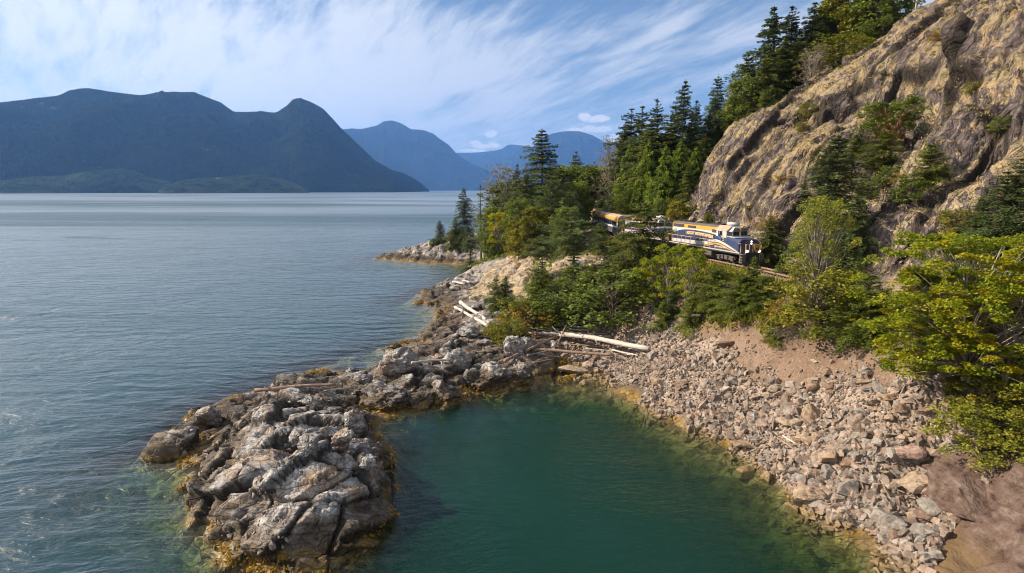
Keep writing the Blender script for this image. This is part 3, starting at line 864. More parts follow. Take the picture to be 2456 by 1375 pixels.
def mountain(name, prof, r0, r1, depth_back, seed, amp=0.10, tree=9.0, step=0.04, gully=0.16):
    """prof: (px, py) skyline points standing at distance r1; the shore at r0(azimuth)"""
    pr = np.array(prof, float)
    az_ = np.degrees(np.arctan2(pr[:, 0] - CX, F_PX * _cp + (CY - pr[:, 1]) * _sp))
    az = np.arange(az_[0], az_[-1], step)
    dirs = np.array([ray(a, b) for a, b in pr])
    hz = CAM_H + dirs[:, 2] / np.hypot(dirs[:, 0], dirs[:, 1]) * r1
    h = np.interp(az, az_, hz)
    k = max(3, int(0.5 / step)); ker = np.hanning(k + 2)[1:-1]; ker /= ker.sum()
    h = np.convolve(np.pad(h, k, 'edge'), ker, 'same')[k:-k]
    s = np.concatenate([np.linspace(0, 1, 90), 1 + np.linspace(0.02, 1, 24)])
    A, S = np.meshgrid(np.radians(az), s)
    r0v = np.interp(az, az_, r0 if hasattr(r0, '__len__') else np.full(len(az_), r0))[None]
    R = np.where(S <= 1, r0v + (r1 - r0v) * S, r1 + (S - 1) * depth_back)
    Xm, Ym = R * np.sin(A), R * np.cos(A)
    up = np.where(S <= 1, np.sin(np.clip(S, 0, 1) * math.pi / 2) ** 0.85, np.clip(2 - S, 0, 1) ** 0.7)
    H = h[None] * up
    q = np.stack([Xm.ravel() / 900, Ym.ravel() / 900, np.full(Xm.size, seed * 3.1)], 1)
    rel = fbm(q, 5, seed, 0.5, True).reshape(Xm.shape)
    hold = np.clip(1.25 - np.abs(S - 1) * 3.0, 0, 1)
    H = H + H * (rel - 0.75) * gully * (1 - hold) * 1.0
    H = H + h[None] * amp * 0.12 * fbm(q * 6, 3, seed + 5).reshape(Xm.shape) * (1.1 - hold)
    H = H + tree * (rng.random(Xm.shape) - 0.35) * (H > 12)
    H = np.where(S == 0, -20, np.maximum(H, -20))
    nR_, nA = Xm.shape
    i = (np.arange(nR_ - 1)[:, None] * nA + np.arange(nA - 1)[None]).ravel()
    F = np.stack([i, i + 1, i + nA + 1, i + nA], 1)
    o = link(name, mesh_np(name, np.stack([Xm.ravel(), Ym.ravel(), H.ravel()], 1), F, NEARHILL if r1 < 5000 else HILL, True))
    return tag(o, kind='structure')


mountain('mountain', [(-900, 300), (-500, 270), (-200, 262), (0, 251), (70, 244), (140, 236), (165, 224), (205, 219), (240, 222), (270, 227), (330, 234), (358, 234), (385, 227), (465, 227),
                      (500, 241), (530, 252), (560, 273), (665, 275), (685, 262), (700, 248), (720, 242), (745, 250), (775, 266), (800, 292), (820, 314), (860, 352),
                      (900, 388), (940, 410), (965, 416), (990, 428), (1010, 441), (1024, 453), (1030, 458.5)],
         [4700] * 28 + [5200, 5600, 6000, 6400, 6700], 7400, 2500, 3)
mountain('mountain', [(690, 360), (760, 330), (818, 313), (845, 310), (865, 312), (905, 303), (918, 294), (940, 291), (960, 297), (985, 312), (1015, 314), (1040, 323), (1052, 334),
                      (1075, 348), (1095, 371), (1125, 391), (1165, 408), (1200, 425), (1240, 446), (1265, 456)], 13000, 16500, 3000, 7, tree=14)
mountain('mountain', [(1060, 372), (1095, 368), (1130, 368), (1160, 366), (1190, 362), (1205, 358), (1215, 350), (1228, 348), (1245, 350), (1262, 352), (1290, 356), (1330, 356), (1400, 380)],
         18500, 23500, 2000, 12, tree=14)
mountain('mountain', [(1130, 440), (1180, 418), (1230, 392), (1270, 360), (1300, 331), (1325, 322), (1345, 318), (1368, 316), (1390, 317), (1420, 326), (1450, 343), (1480, 352), (1520, 370), (1600, 380), (1750, 360), (1900, 380)],
         15500, 19500, 2500, 17, tree=14)
mountain('forested_island', [(380, 459), (400, 447), (425, 437), (470, 431), (530, 427), (600, 421), (640, 423), (680, 430), (710, 443), (728, 452), (742, 459.5)], 3900, 4300, 350, 21, tree=13, step=.02)
mountain('coastal_forest', [(-700, 425), (-300, 432), (0, 437), (30, 432), (80, 426), (150, 424), (200, 415), (290, 405), (320, 412), (360, 428), (410, 440), (430, 458)], 4350, 4800, 400, 25, tree=15, step=.02)
# pale house on the far shore
hs = MB(); c = D(93, 452, 4250.0); c[2] = 0
hs = tag(link('waterfront_house', None, loc=(D(93, 452, 4200)[0], 4200, 22)), 'tiny pale house on the far wooded shore across the water', 'house')
q = MB(); q.box(-14, 14, -7, 7, -20, 6); kid('wall', q.mesh('house_wall', material('pale_siding', color=(0.75, 0.74, 0.70))), hs)
q = MB(); q.prism([(-8.5, 6.01), (8.5, 6.01), (0, 11)], -15.5, 15.5); kid('roof', q.mesh('house_roof', material('pale_roofing', color=(0.62, 0.62, 0.62))), hs)

# ------------------------------------------------------------------ air
hz = MB(); hz.box(-25000, 25000, -400, 27000, -30, 2600)
hm = bpy.data.materials.new('haze'); hm.use_nodes = True
hm.node_tree.nodes.clear()
hn = N(hm.node_tree)
vol = hn.node('ShaderNodeVolumePrincipled')
vol.inputs['Color'].default_value = (0.20, 0.45, 1.0, 1)
vol.inputs['Density'].default_value = 0.000040
vol.inputs['Anisotropy'].default_value = 0.2
ho = hn.node('ShaderNodeOutputMaterial')
hm.node_tree.links.new(vol.outputs[0], ho.inputs[1])
tag(link('haze', hz.mesh('haze', hm)), kind='stuff')

# ------------------------------------------------------------------ stones
def stone_nodes(cols):
    def f(n, b):
        p = n.pos(); z = n.sep(p)[2]
        q = n.obj()
        t = n.m('ADD', n.attr('tone'), n.m('MULTIPLY', n.rand(), 1.0))
        t = n.m('FRACT', t)
        a = n.noise(p, 3.0, 6, 0.65); g = n.noise(p, 14.0, 4, 0.7)
        c = n.ramp(t, [(i / (len(cols) - 1), c_) for i, c_ in enumerate(cols)])
        c = n.mix(n.rng(a, 0.35, 0.7), n.mix(1.0, c, (0.66, 0.62, 0.58), 'MULTIPLY'), c)
        c = n.mix(n.rng(g, 0.55, 0.75, 0, 0.35), c, (0.62, 0.56, 0.50))
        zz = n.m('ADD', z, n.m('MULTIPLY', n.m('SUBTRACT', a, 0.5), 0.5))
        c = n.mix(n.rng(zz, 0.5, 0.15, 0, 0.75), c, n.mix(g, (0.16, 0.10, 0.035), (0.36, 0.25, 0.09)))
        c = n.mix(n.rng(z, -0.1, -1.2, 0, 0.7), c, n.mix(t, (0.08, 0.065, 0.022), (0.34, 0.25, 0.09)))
        c = n.mix(1.0, c, (0.86, 0.84, 0.83), 'MULTIPLY')
        n.put(b.inputs['Base Color'], c)
        n.put(b.inputs['Roughness'], n.rng(zz, 0.05, 0.5, 0.4, 0.85))
        n.put(b.inputs['Normal'], n.bump(n.m('ADD', n.m('ADD', n.facet(p, 3.5), n.m('MULTIPLY', n.facet(p, 9.0), 0.8)), n.m('MULTIPLY', g, 0.06)), 0.8, 0.8))
    return f


TONES = {
    'tan': [(0.42, 0.31, 0.22), (0.50, 0.37, 0.26), (0.44, 0.35, 0.26), (0.53, 0.42, 0.31)],
    'grey': [(0.34, 0.31, 0.28), (0.42, 0.39, 0.35), (0.30, 0.28, 0.25), (0.46, 0.42, 0.38)],
    'brown': [(0.28, 0.19, 0.13), (0.33, 0.22, 0.15), (0.24, 0.17, 0.13), (0.36, 0.25, 0.17)],
    'pinkish': [(0.42, 0.31, 0.25), (0.47, 0.34, 0.28), (0.39, 0.29, 0.24), (0.46, 0.36, 0.30)],
    'rusty': [(0.45, 0.20, 0.08), (0.50, 0.24, 0.10), (0.42, 0.20, 0.10), (0.48, 0.24, 0.11)],
}
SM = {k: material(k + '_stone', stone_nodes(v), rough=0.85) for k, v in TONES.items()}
MIXED = material('mixed_stone', stone_nodes([(0.38, 0.30, 0.23), (0.20, 0.17, 0.15), (0.50, 0.40, 0.31), (0.29, 0.21, 0.16), (0.42, 0.39, 0.36), (0.46, 0.34, 0.26), (0.30, 0.27, 0.24), (0.58, 0.51, 0.43)]), rough=0.85)


def chipped(seed, sub=3, cuts=12, stretch=(1, .8, .6), rough=0.03, fracture=0.0):
    """a broken boulder: a ball cut by planes, then roughened"""
    g = np.random.default_rng(seed)
    bm = bmesh.new()
    bmesh.ops.create_icosphere(bm, subdivisions=sub, radius=1)
    v = np.array([x.co[:] for x in bm.verts]); f = np.array([[w.index for w in q.verts] for q in bm.faces])
    bm.free()
    for i in range(cuts):
        nn = g.normal(size=3); nn /= np.linalg.norm(nn)
        d_ = g.uniform(0.52, 0.88)
        ex = np.maximum(v @ nn - d_, 0)
        v = v - ex[:, None] * nn[None]
    nrm = v / np.linalg.norm(v, axis=1, keepdims=True)
    v = v + nrm * (fbm(v * 2.2 + seed, 3, seed) * rough * 2.2)[:, None]
    if fracture:
        w_ = v * np.array([1, 1, 1.4]) + seed * 3.7
        a1, c1_ = blocks(w_ * 1.3, seed, 0.9)
        a2, c2_ = blocks(w_ * 3.2, seed + 1, 1.0)
        v = v + nrm * (fracture * (a1 * 0.16 + a2 * 0.06 - 0.10 * (1 - sstep(c1_, 0, .10)) - 0.04 * (1 - sstep(c2_, 0, .12))))[:, None]
    v = v * np.array(stretch)
    return v, f


def hull(seed, k=11):
    g = np.random.default_rng(seed)
    q = g.normal(size=(k, 3)); q /= np.linalg.norm(q, axis=1, keepdims=True); q *= g.uniform(0.75, 1.0, (k, 1))
    bm = bmesh.new()
    for p in q: bm.verts.new(p)
    r = bmesh.ops.convex_hull(bm, input=bm.verts)
    bmesh.ops.delete(bm, geom=[e for e in r['geom_interior'] if isinstance(e, bmesh.types.BMVert)], context='VERTS')
    bm.verts.index_update()
    bmesh.ops.triangulate(bm, faces=bm.faces)
    v = np.array([x.co[:] for x in bm.verts]); f = np.array([[w.index for w in q_.verts] for q_ in bm.faces])
    bm.free()
    return v, f


HULLS = [hull(100 + i, 9 + i % 5) for i in range(14)]


def rot_many(k, g, flat=1.0):
    """k random rotation matrices; flat<1 keeps stones lying down"""
    e = g.normal(size=(k, 4)); e[:, 1:3] *= flat; e /= np.linalg.norm(e, axis=1, keepdims=True)
    w, x, y, z = e.T
    return np.stack([np.stack([1 - 2 * (y * y + z * z), 2 * (x * y - z * w), 2 * (x * z + y * w)], -1),
                     np.stack([2 * (x * y + z * w), 1 - 2 * (x * x + z * z), 2 * (y * z - x * w)], -1),
                     np.stack([2 * (x * z - y * w), 2 * (y * z + x * w), 1 - 2 * (x * x + y * y)], -1)], 1)


def heap(name, pts, size, g, mat, label=None, parent=None, kind='stuff'):
    V, F_, T = [], [], []; base = 0
    R = rot_many(len(pts), g, 0.6)
    for i in range(len(pts)):
        hv, hf = HULLS[g.integers(len(HULLS))]
        s_ = size[i] * np.array([1, g.uniform(.6, 1), g.uniform(.4, .8)])
        v = (hv * s_) @ R[i].T + pts[i]
        V.append(v); F_.append(hf + base); T.append(np.full(len(v), g.random())); base += len(v)
    o = link(name, mesh_np(name, np.concatenate(V), np.concatenate(F_), mat, False, {'tone': np.concatenate(T)}), parent)
    tag(o, label, kind=kind)
    return o


tri_c = P1[QF].mean(1)
ta = np.linalg.norm(np.cross(P1[QF[:, 2]] - P1[QF[:, 0]], P1[QF[:, 3]] - P1[QF[:, 1]]), axis=1) / 2
g = np.random.default_rng(5)


def scatter(weight, k, g):
    w = ta * weight; w = w / w.sum()
    i = g.choice(len(w), k, p=w)
    a, b = g.random((2, k, 1))
    q = P1[QF[i]]
    return (q[:, 0] * (1 - a) + q[:, 1] * a) * (1 - b) + (q[:, 3] * (1 - a) + q[:, 2] * a) * b


zc = tri_c[:, 2]
tal_w = (sstep(K['t'], .35, .6) * (1 - fb)) * (1.0 * (zc > -2.6)) * (tri_c[:, 1] < 85) * (tri_c[:, 0] > 2)
patch = fbm(tri_c * 0.16, 3, 91)
dirt_w = sstep(K['d'], .4, .7) * (1 - fb) * (0.04 + 0.30 * (patch > 0.25)) * (tri_c[:, 1] < 85)
strew = np.clip(tal_w * (0.85 + 0.3 * (zc < 3.5)) * np.where(zc < 0, 0.8, 1) + dirt_w, 0, 1)
k1 = 16000
p = scatter(strew, k1, g)
s_ = np.exp(g.normal(-1.50, 0.48, k1)) * np.where(p[:, 1] > 55, 0.9, 1.0) * np.where(p[:, 2] > 5, .62, 1) * np.where(p[:, 1] < 38, 1.35, 1)
s_ = s_ * (1 + 0.55 * np.clip(fbm(p * 0.30, 2, 95) * 2, -1, 1))
s_ = np.clip(s_, 0.05, 0.65)
p[:, 2] += s_ * 0.30
heap('talus_rubble', p, s_, g, MIXED, 'small broken stones heaped on the steep bank between cove and railway')
rk_w = wild[QF].mean(1) * (zc > -0.6) * (np.hypot(tri_c[:, 0], tri_c[:, 1]) < 95) * (patch > 0.05) * (cav[QF].mean(1) < .75)
p = scatter(rk_w, 1500, g)
s_ = np.exp(g.normal(-1.7, 0.45, 1500)); p[:, 2] += s_ * .1
heap('shore_rubble', p, s_, g, MIXED, 'loose stones caught in the clefts of the rocky shore')
cl_w = (K['c'] > .5) * (tri_c[:, 0] - track_x(tri_c[:, 1]) < 9) * (fb < .2)
p = scatter(cl_w.astype(float) * (tri_c[:, 1] > 30), 900, g)
s_ = np.exp(g.normal(-1.6, 0.45, 900)); p[:, 2] += s_ * .1
heap('fallen_rubble', p, s_, g, MIXED, 'fallen stones lying along the foot of the cliff beside the railway')

# single stones of the talus: share data between alike ones
ROCK_SHAPES = [chipped(300 + i, 3, 15 + i % 6, (1, g.uniform(.62, .95), g.uniform(.45, .75)), 0.025) for i in range(16)]
ROCK_ME = {(i, k): mesh_np('stone', v, f, SM[k], False) for i, (v, f) in enumerate(ROCK_SHAPES) for k in SM}


def place_stone(pt, size, tone, label, name='stone', group=None, shape=None, rot=None, sink=0.25, stretch=(1, 1, 1)):
    i = int(g.integers(len(ROCK_SHAPES))) if shape is None else shape
    o = link(name, ROCK_ME[(i, tone)], loc=(pt[0], pt[1], pt[2] + size * (0.5 - sink)),
             rot=rot or (g.uniform(-.5, .5), g.uniform(-.5, .5), g.uniform(0, 6.28)), scale=tuple(size * q for q in stretch))
    return tag(o, label, 'stone' if name == 'stone' else 'boulder', group)


SPECIAL = [
    (1937, 1178, 66, 'tan', 'tall wedge shaped tan boulder at the waterline, largest of the stony bank', (1, .9, 1.2)),
    (2033, 1172, 56, 'grey', 'long grey boulder with a pale vein leaning among stones beside the tan wedge boulder', (1.2, .8, 1)),
    (2193, 1160, 58, 'tan', 'big blunt triangular tan boulder on the lower bank near the purple bedrock slab', (1, 1, 1.1)),
    (2128, 1245, 56, 'grey', 'rounded pale grey boulder just above the waterline below the triangular boulder', (1.1, 1, 1)),
    (2252, 1216, 60, 'grey', 'large scarred greenish grey boulder lying against the bedrock slab', (1.25, .9, .8)),
    (2163, 1080, 60, 'pinkish', 'broad pinkish block with a flat top in the middle of the bank', (1.2, 1, .8)),
    (1943, 996, 62, 'tan', 'tall narrow tan slab standing upright in the gravel chute', (.55, .6, 1.6)),
    (2303, 1078, 50, 'grey', 'flat pale grey slab beside the low yellow green bush', (1.3, 1, .6)),
    (2208, 1278, 44, 'grey', 'squarish grey boulder in shade near the foot of the bedrock slab', (1, 1, 1)),
    (2150, 1288, 44, 'brown', 'brown wedge stone half in the water by the squarish grey boulder', (1, .8, .9)),
    (2218, 1232, 46, 'brown', 'dark brown angular block between the scarred boulder and rounded boulder', (1, 1, .7)),
    (2232, 1178, 44, 'pinkish', 'smooth pinkish white cobble beside the big triangular boulder', (1, 1, .8)),
    (2300, 1206, 40, 'brown', 'brown faceted boulder tucked under the edge of the bedrock slab', (1, 1, .9)),
    (1784, 1131, 46, 'tan', 'lone ochre stained boulder standing in the shallows', (1.2, .9, .7)),
    (1906, 1240, 44, 'rusty', 'rust coloured wedge stone breaking the surface of the shallows', (1, .8, .8)),
    (2078, 1146, 40, 'grey', 'smooth teardrop shaped grey stone above the veined boulder', (1.1, .9, .7)),
    (1986, 1132, 42, 'grey', 'upright oval grey boulder near the waterline', (.8, .9, 1.2)),
    (1886, 1010, 40, 'tan', 'angular orange tan block beside the upright slab', (1.1, 1, .9)),
    (1781, 1062, 46, 'tan', 'flat tan slab sloping into the shallows', (1.3, 1, .5)),
    (2160, 1052, 24, 'rusty', 'small orange rusty stone above the broad pinkish block', (1, 1, .8)),
    (1376, 880, 56, 'tan', 'wide tan boulder at the head of the cove below the driftwood', (1.3, .9, .7)),
    (1409, 872, 40, 'tan', 'tan boulder wedged behind the wide boulder at the head of the cove', (1, 1, .8)),
    (1404, 900, 24, 'tan', 'ochre stone standing in shallow water at the head of the cove', (1, 1, .5)),
    (1565, 852, 34, 'grey', 'pale grey boulder at the thick end of the bleached log', (1, 1, .9)),
    (1578, 912, 34, 'tan', 'blocky tan stone on the lower bank across from the cove head', (1, 1, .9)),
    (1634, 918, 34, 'brown', 'round brown stone low on the bank', (1, 1, .9)),
    (1750, 720, 30, 'grey', 'grey block on the bare soil under the young firs', (1, 1, .8)),
    (1740, 822, 36, 'brown', 'dark brown block half buried where gravel meets bare soil', (1.2, .9, .8)),
    (1757, 912, 28, 'grey', 'dark grey pointed stone at the lower edge of the soil chute', (1, 1, 1)),
    (1983, 890, 36, 'tan', 'tan faceted block topping a pile of dark stones', (1, 1, .8)),
    (1950, 925, 38, 'brown', 'large brown block at the bottom of a pile of dark stones', (1.2, 1, .8)),
    (2082, 890, 32, 'grey', 'flat whitish stone alone on the bare gravel slope', (1.3, .9, .5)),
    (2125, 862, 42, 'grey', 'big whitish angular boulder at the edge of the maple leaves', (1.1, 1, 1)),
    (2118, 832, 28, 'grey', 'pale upright stone above the whitish boulder', (.9, .8, 1)),
    (2200, 885, 34, 'rusty', 'orange brown slab under the maple branches', (1.2, .9, .6)),
    (2075, 930, 26, 'grey', 'pale stone on bare gravel between pile and maple', (1, 1, .7)),
    (2130, 950, 36, 'tan', 'tan wedge on the bare gravel below the maple', (1.1, .9, .8)),
    (2290, 985, 34, 'grey', 'light stone below the maple trunk', (1, 1, .8)),
    (1551, 812, 20, 'brown', 'small brown stone behind the driftwood pile', (1, 1, .8)),
]
SPW = []
SHORT = ['tan wedge boulder', 'veined boulder', 'triangular boulder', 'rounded grey boulder', 'scarred boulder', 'broad pinkish block', 'upright slab', 'flat grey slab', 'squarish boulder', 'brown wedge stone',
         'dark angular block', 'pinkish white cobble', 'brown faceted boulder', 'lone ochre boulder', 'rust coloured wedge', 'teardrop stone', 'upright oval boulder', 'orange tan block', 'sloping tan slab', 'orange rusty stone',
         'wide cove head boulder', 'wedged tan boulder', 'ochre stone in the shallows', 'boulder at the log end', 'blocky tan stone', 'round brown stone', 'grey block under the firs', 'half buried brown block',
         'dark pointed stone', 'faceted block on the dark pile', 'large block under the dark pile', 'flat whitish stone', 'whitish angular boulder', 'pale upright stone', 'orange brown slab', 'pale gravel stone',
         'tan wedge below the maple', 'light stone below the trunk', 'small stone behind the driftwood']
for px, py, w, tone, lab, st in SPECIAL:
    q = hit(px, py + w * 0.3)
    if q is None or q.z < -1.5: q = Vector(W(px, py, 0.1))
    SPW.append((Vector(q), SHORT[len(SPW)]))
    dist = (q - Vector((0, 0, CAM_H))).length
    place_stone(q, w * 0.56 / F_PX * dist, tone, lab, 'boulder', 'large boulders of the stony bank', stretch=st, rot=(g.uniform(-.2, .2), g.uniform(-.2, .2), g.uniform(-.7, .7)), sink=.12)
SHAPEW = ['angular', 'flat', 'blocky', 'wedge shaped', 'pointed']
ZONES = [(lambda x, y, z: z < -0.15, 'under clear shallow water at the edge of the cove'),
         (lambda x, y, z: z < 0.8, 'along the waterline of the green cove'),
         (lambda x, y, z: y > 64, 'on the bank behind the driftwood'),
         (lambda x, y, z: y < 36, 'in the heap beside the bedrock slab'),
         (lambda x, y, z: y < 47 and z > 4, 'high on the gravel below the maple'),
         (lambda x, y, z: z > 4, 'high on the bank under the young firs'),
         (lambda x, y, z: True, 'in the middle of the stony bank')]
k3 = 258
USED = set()
p = scatter(tal_w * np.where(tri_c[:, 1] < 42, 2.2, 1.0) * np.where(zc < -1.3, 0.3, 1) * np.where(zc > 4, .4, 1), k3, g)
for i in range(k3):
    q = p[i]
    tone = ['tan', 'grey', 'brown', 'pinkish', 'tan', 'grey', 'tan'][int(g.integers(7))]
    size = float(np.clip(np.exp(g.normal(-0.80, 0.30)) * (1.15 if q[1] < 40 else .9), 0.26, 0.9))
    zn = next(w for t_, w in ZONES if t_(*q))
    shp = int(g.integers(16)); st = [(1, 1, 1), (1.2, 1, .5), (1, 1, .9), (1.2, .8, .8), (.8, .8, 1.2)][shp % 5]
    nb = min(SPW, key=lambda w: (w[0] - Vector(q)).length)
    sw = 'small' if size < .34 else 'medium' if size < .46 else 'large'
    zn = 'close to the ' + nb[1] if (nb[0] - Vector(q)).length < 3.2 else zn
    lab = '%s %s %s stone %s' % (sw, SHAPEW[shp % 5], tone, zn)
    if lab in USED:
        n2 = sorted(SPW, key=lambda w: (w[0] - Vector(q)).length)[:2]
        lab = '%s %s %s stone between the %s and the %s' % (sw, SHAPEW[shp % 5], tone, n2[0][1], n2[1][1])
        if len(lab.split()) > 16 or lab in USED: lab = '%s %s %s stone %s the %s' % (sw, SHAPEW[shp % 5], tone, 'upslope of' if q[2] > n2[0][0].z else 'downslope of', n2[0][1])
    USED.add(lab)
    place_stone(q, size, tone, lab, 'stone', 'stones of the talus bank', shape=shp, stretch=st)

# big weathered boulders of the neck and islet
BIG = [
    (949, 862, 92, 74, 5, 'massive cracked grey boulder at the outer end of the neck, by the open water'),
    (1098, 858, 78, 84, 6, 'pointed grey boulder rising in the middle of the neck'),
    (918, 948, 112, 84, 7, 'broad grey topped boulder with dark undercut face beside the islet'),
    (1006, 958, 66, 58, 8, 'squat block split by a vertical crack above the shallows'),
    (1066, 938, 76, 74, 9, 'rounded grey boulder at the tip of the shallows'),
    (1180, 900, 96, 74, 10, 'large pale boulder with brown foot on the cove side of the neck'),
    (1248, 892, 78, 72, 11, 'dark faced round boulder closing the neck near the driftwood'),
    (1232, 830, 58, 60, 12, 'grey boulder under the root end of the driftwood pile'),
    (1262, 822, 38, 46, 13, 'smaller grey boulder touching the brown log'),
    (1047, 862, 46, 32, 14, 'smooth oval boulder leaning left of the pointed boulder'),
    (1130, 905, 46, 52, 15, 'brown streaked boulder in front of the pointed boulder'),
    (850, 1012, 62, 68, 16, 'pale cube like boulder perched on the shaded edge of the islet'),
    (816, 1050, 58, 72, 17, 'upright grey slab next to the perched boulder on the islet'),
    (740, 1062, 50, 56, 18, 'leaning grey block near the centre of the islet'),
    (708, 1048, 40, 42, 19, 'tilted pale block left of the leaning block on the islet'),
    (880, 1110, 48, 40, 20, 'knobbly grey boulder low on the shaded side of the islet'),
    (735, 962, 52, 36, 21, 'pale slab at the back crest of the islet under the log'),
    (502, 1000, 56, 44, 22, 'ochre boulder at the head of the low western spur of the islet'),
    (868, 905, 42, 30, 23, 'dark brown block by the seaweed ledge'),
    (1160, 822, 50, 30, 24, 'low grey boulder behind the pointed boulder'),
    (1272, 775, 34, 30, 25, 'smooth dark boulder behind the driftwood'),
    (1308, 770, 28, 26, 26, 'blue grey boulder next to the smooth dark boulder'),
    (1320, 792, 26, 22, 27, 'pale wedge stone behind the driftwood pile'),
    (1125, 795, 50, 34, 28, 'grey wedge boulder at the foot of the bleached poles'),
    (1090, 690, 34, 16, 29, 'dark ledge boulder beside the small inlet'),
    (1838, 560, 44, 34, 30, 'dark purple grey boulder at the foot of the cliff beyond the birch'),
]
for px, py, w, h, sd, lab in BIG:
    q = hit(px, py + h * 0.34)
    if q is None: continue
    dist = (q - Vector((0, 0, CAM_H))).length
    rx, rz = w * 0.56 / F_PX * dist, h * 0.52 / F_PX * dist
    v, f = chipped(500 + sd, 5, 14, (rx, rx * 0.85, rz), 0.05, 1.0)
    me = mesh_np('boulder', v, f, LAND, True, {'cavity': np.ones(len(v))})
    tag(link('boulder', me, loc=(q.x, q.y + rx * .3, q.z + rz * 0.30), rot=(random.uniform(-.12, .12), random.uniform(-.12, .12), random.uniform(-.5, .5))), lab, 'boulder',
        'weathered boulders of the shore')

q = Vector(W(2470, 1300, 1.2))
v, f = chipped(777, 6, 7, (7.0, 7.6, 3.6), 0.022, 0.28)
ob = link('bedrock_outcrop', mesh_np('bedrock_outcrop', v, f, LAND, True, {'cavity': np.ones(len(v)), 'w_p': np.ones(len(v))}), loc=(q.x + 2.9, q.y + 0.6, q.z + 1.5), rot=(0.05, -.20, .5))
tag(ob, 'huge smooth purplish brown rock filling the lower corner beside the stony bank', 'rock')


# ------------------------------------------------------------------ driftwood
def wood_nodes(lo, hi):
    def f(n, b):
        q = n.obj()
        a = n.noise(n.map(q, scale=(0.5, 9, 9)), 2.0, 6, 0.65)
        c = n.mix(n.rng(a, 0.35, 0.65), lo, hi)
        c = n.mix(n.rng(n.noise(q, 1.1, 4, 0.6), 0.55, 0.75, 0, 0.6), c, tuple(x * .55 for x in lo))
        n.put(b.inputs['Base Color'], c)
        n.put(b.inputs['Normal'], n.bump(a, 0.8, 0.05))
    return f


WOOD = {'bleached': material('bleached_wood', wood_nodes((0.34, 0.29, 0.25), (0.66, 0.60, 0.54)), rough=0.85),
        'grey': material('grey_wood', wood_nodes((0.26, 0.21, 0.19), (0.46, 0.40, 0.37)), rough=0.9),
        'brown': material('brown_wood', wood_nodes((0.20, 0.13, 0.09), (0.38, 0.27, 0.20)), rough=0.9)}


def log(a, b, th, tone, label, la=0.0, lb=0.0, taper=0.7, forks=0, name='driftwood_log', bend=0.012, onwater=None):
    pa = hit(*a) if onwater is None else Vector(W(a[0], a[1], onwater))
    pb = hit(*b) if onwater is None else Vector(W(b[0], b[1], onwater))
    if pa is None or pb is None: return
    dm = ((pa + pb) / 2 - Vector((0, 0, CAM_H))).length
    r = th * 0.40 / F_PX * dm
    pa = pa + Vector((0, 0, r + la)); pb = pb + Vector((0, 0, r + lb))
    ln = (pb - pa).length
    g2 = random.Random(int(a[0] * 7 + a[1]))
    k = 12
    pts = []; rs = []
    ph = g2.uniform(0, 6)
    for i in range(k + 1):
        s = i / k
        pts.append((ln * s, math.sin(s * 3.1) * ln * bend * g2.choice([1]) + math.sin(s * 9 + ph) * r * .25, math.sin(s * 3.14) * ln * bend * 0.2 + math.sin(s * 7 + ph) * r * .2))
        rs.append(r * (1 - (1 - taper) * s) * (0.92 + 0.16 * g2.random()) * (1.25 if i == 0 else 1))
    q = MB(); q.tube(pts, rs, 9)
    for i in range(g2.randint(2, 5)):
        s = g2.uniform(.1, .9); w = g2.uniform(0, 6.28)
        c0 = Vector((ln * s, 0, 0)); dr = Vector((0.5, math.cos(w), math.sin(w)))
        q.tube([c0, c0 + dr * r * g2.uniform(1.3, 2.2)], [r * .28, r * .14], 5)
    for i in range(forks):
        s = g2.uniform(.0, .25); w = g2.uniform(0, 6.28)
        c0 = Vector((ln * s, 0, 0)); dr = Vector((-0.6, math.cos(w) * 1.2, abs(math.sin(w))))
        q.tube([c0, c0 + dr * r * 2.5, c0 + dr * r * 4 + Vector((0, 0, r))], [r * .5, r * .3, r * .1], 6)
    o = link(name, q.mesh(name, WOOD[tone], smooth=True), loc=pa, rot=(pb - pa).to_track_quat('X', 'Z').to_euler())
    tag(o, label, 'driftwood', 'driftwood along the shore')


log((1343, 818), (1556, 850), 15, 'bleached', 'thickest bleached white log reaching from the pile onto the stony bank', .7, .35, .95, 1)
log((1262, 812), (1466, 824), 10, 'grey', 'long knotty grey brown log directly behind the thick white log', .5, .6, .8)
log((1234, 798), (1416, 806), 6, 'grey', 'straight grey log at the back of the driftwood pile', .5, .6, .8)
log((1252, 790), (1395, 803), 5, 'grey', 'thin weathered pole crossing the back of the driftwood pile', .8, .9, .6)
log((1227, 793), (1300, 812), 5, 'grey', 'short grey pole with a splayed end over the low bush', .7, .5, .8, 2)
log((1240, 806), (1330, 816), 5, 'grey', 'short dark pole tucked under the grey logs', .4, .4, .8)
log((1212, 876), (1330, 828), 9, 'brown', 'straight brown log propped from boulder up to the driftwood pile', .3, .8, .9)
log((1283, 848), (1472, 864), 9, 'brown', 'lowest long brown log lying across the head of the cove', .3, .4, .9)
log((1290, 856), (1362, 866), 5, 'brown', 'thin brown branch under the lowest long log', .2, .2, .6)
log((1280, 876), (1322, 868), 4, 'brown', 'short brown stick close to the dark boulder', .2, .2, .7)
log((1104, 736), (1176, 788), 11, 'bleached', 'upper of two bleached poles sloping down the rocks', .4, .4, .95)
log((1091, 745), (1171, 792), 8, 'bleached', 'lower thinner bleached pole sloping down the rocks', .3, .3, 1.3)
log((1333, 843), (1360, 812), 4, 'brown', 'thin dark pole sticking up steeply out of the driftwood', .2, 2.0, .7)
log((1326, 838), (1327, 852), 14, 'bleached', 'stubby bleached butt end pointing at the cove', .6, .25, .8)
log((1434, 828), (1488, 831), 6, 'bleached', 'pale branch lying beside the thick white log', .6, .5, .7)
log((1502, 820), (1538, 830), 8, 'bleached', 'pale split root end on the stones past the log tips', .2, .2, .3, 3)
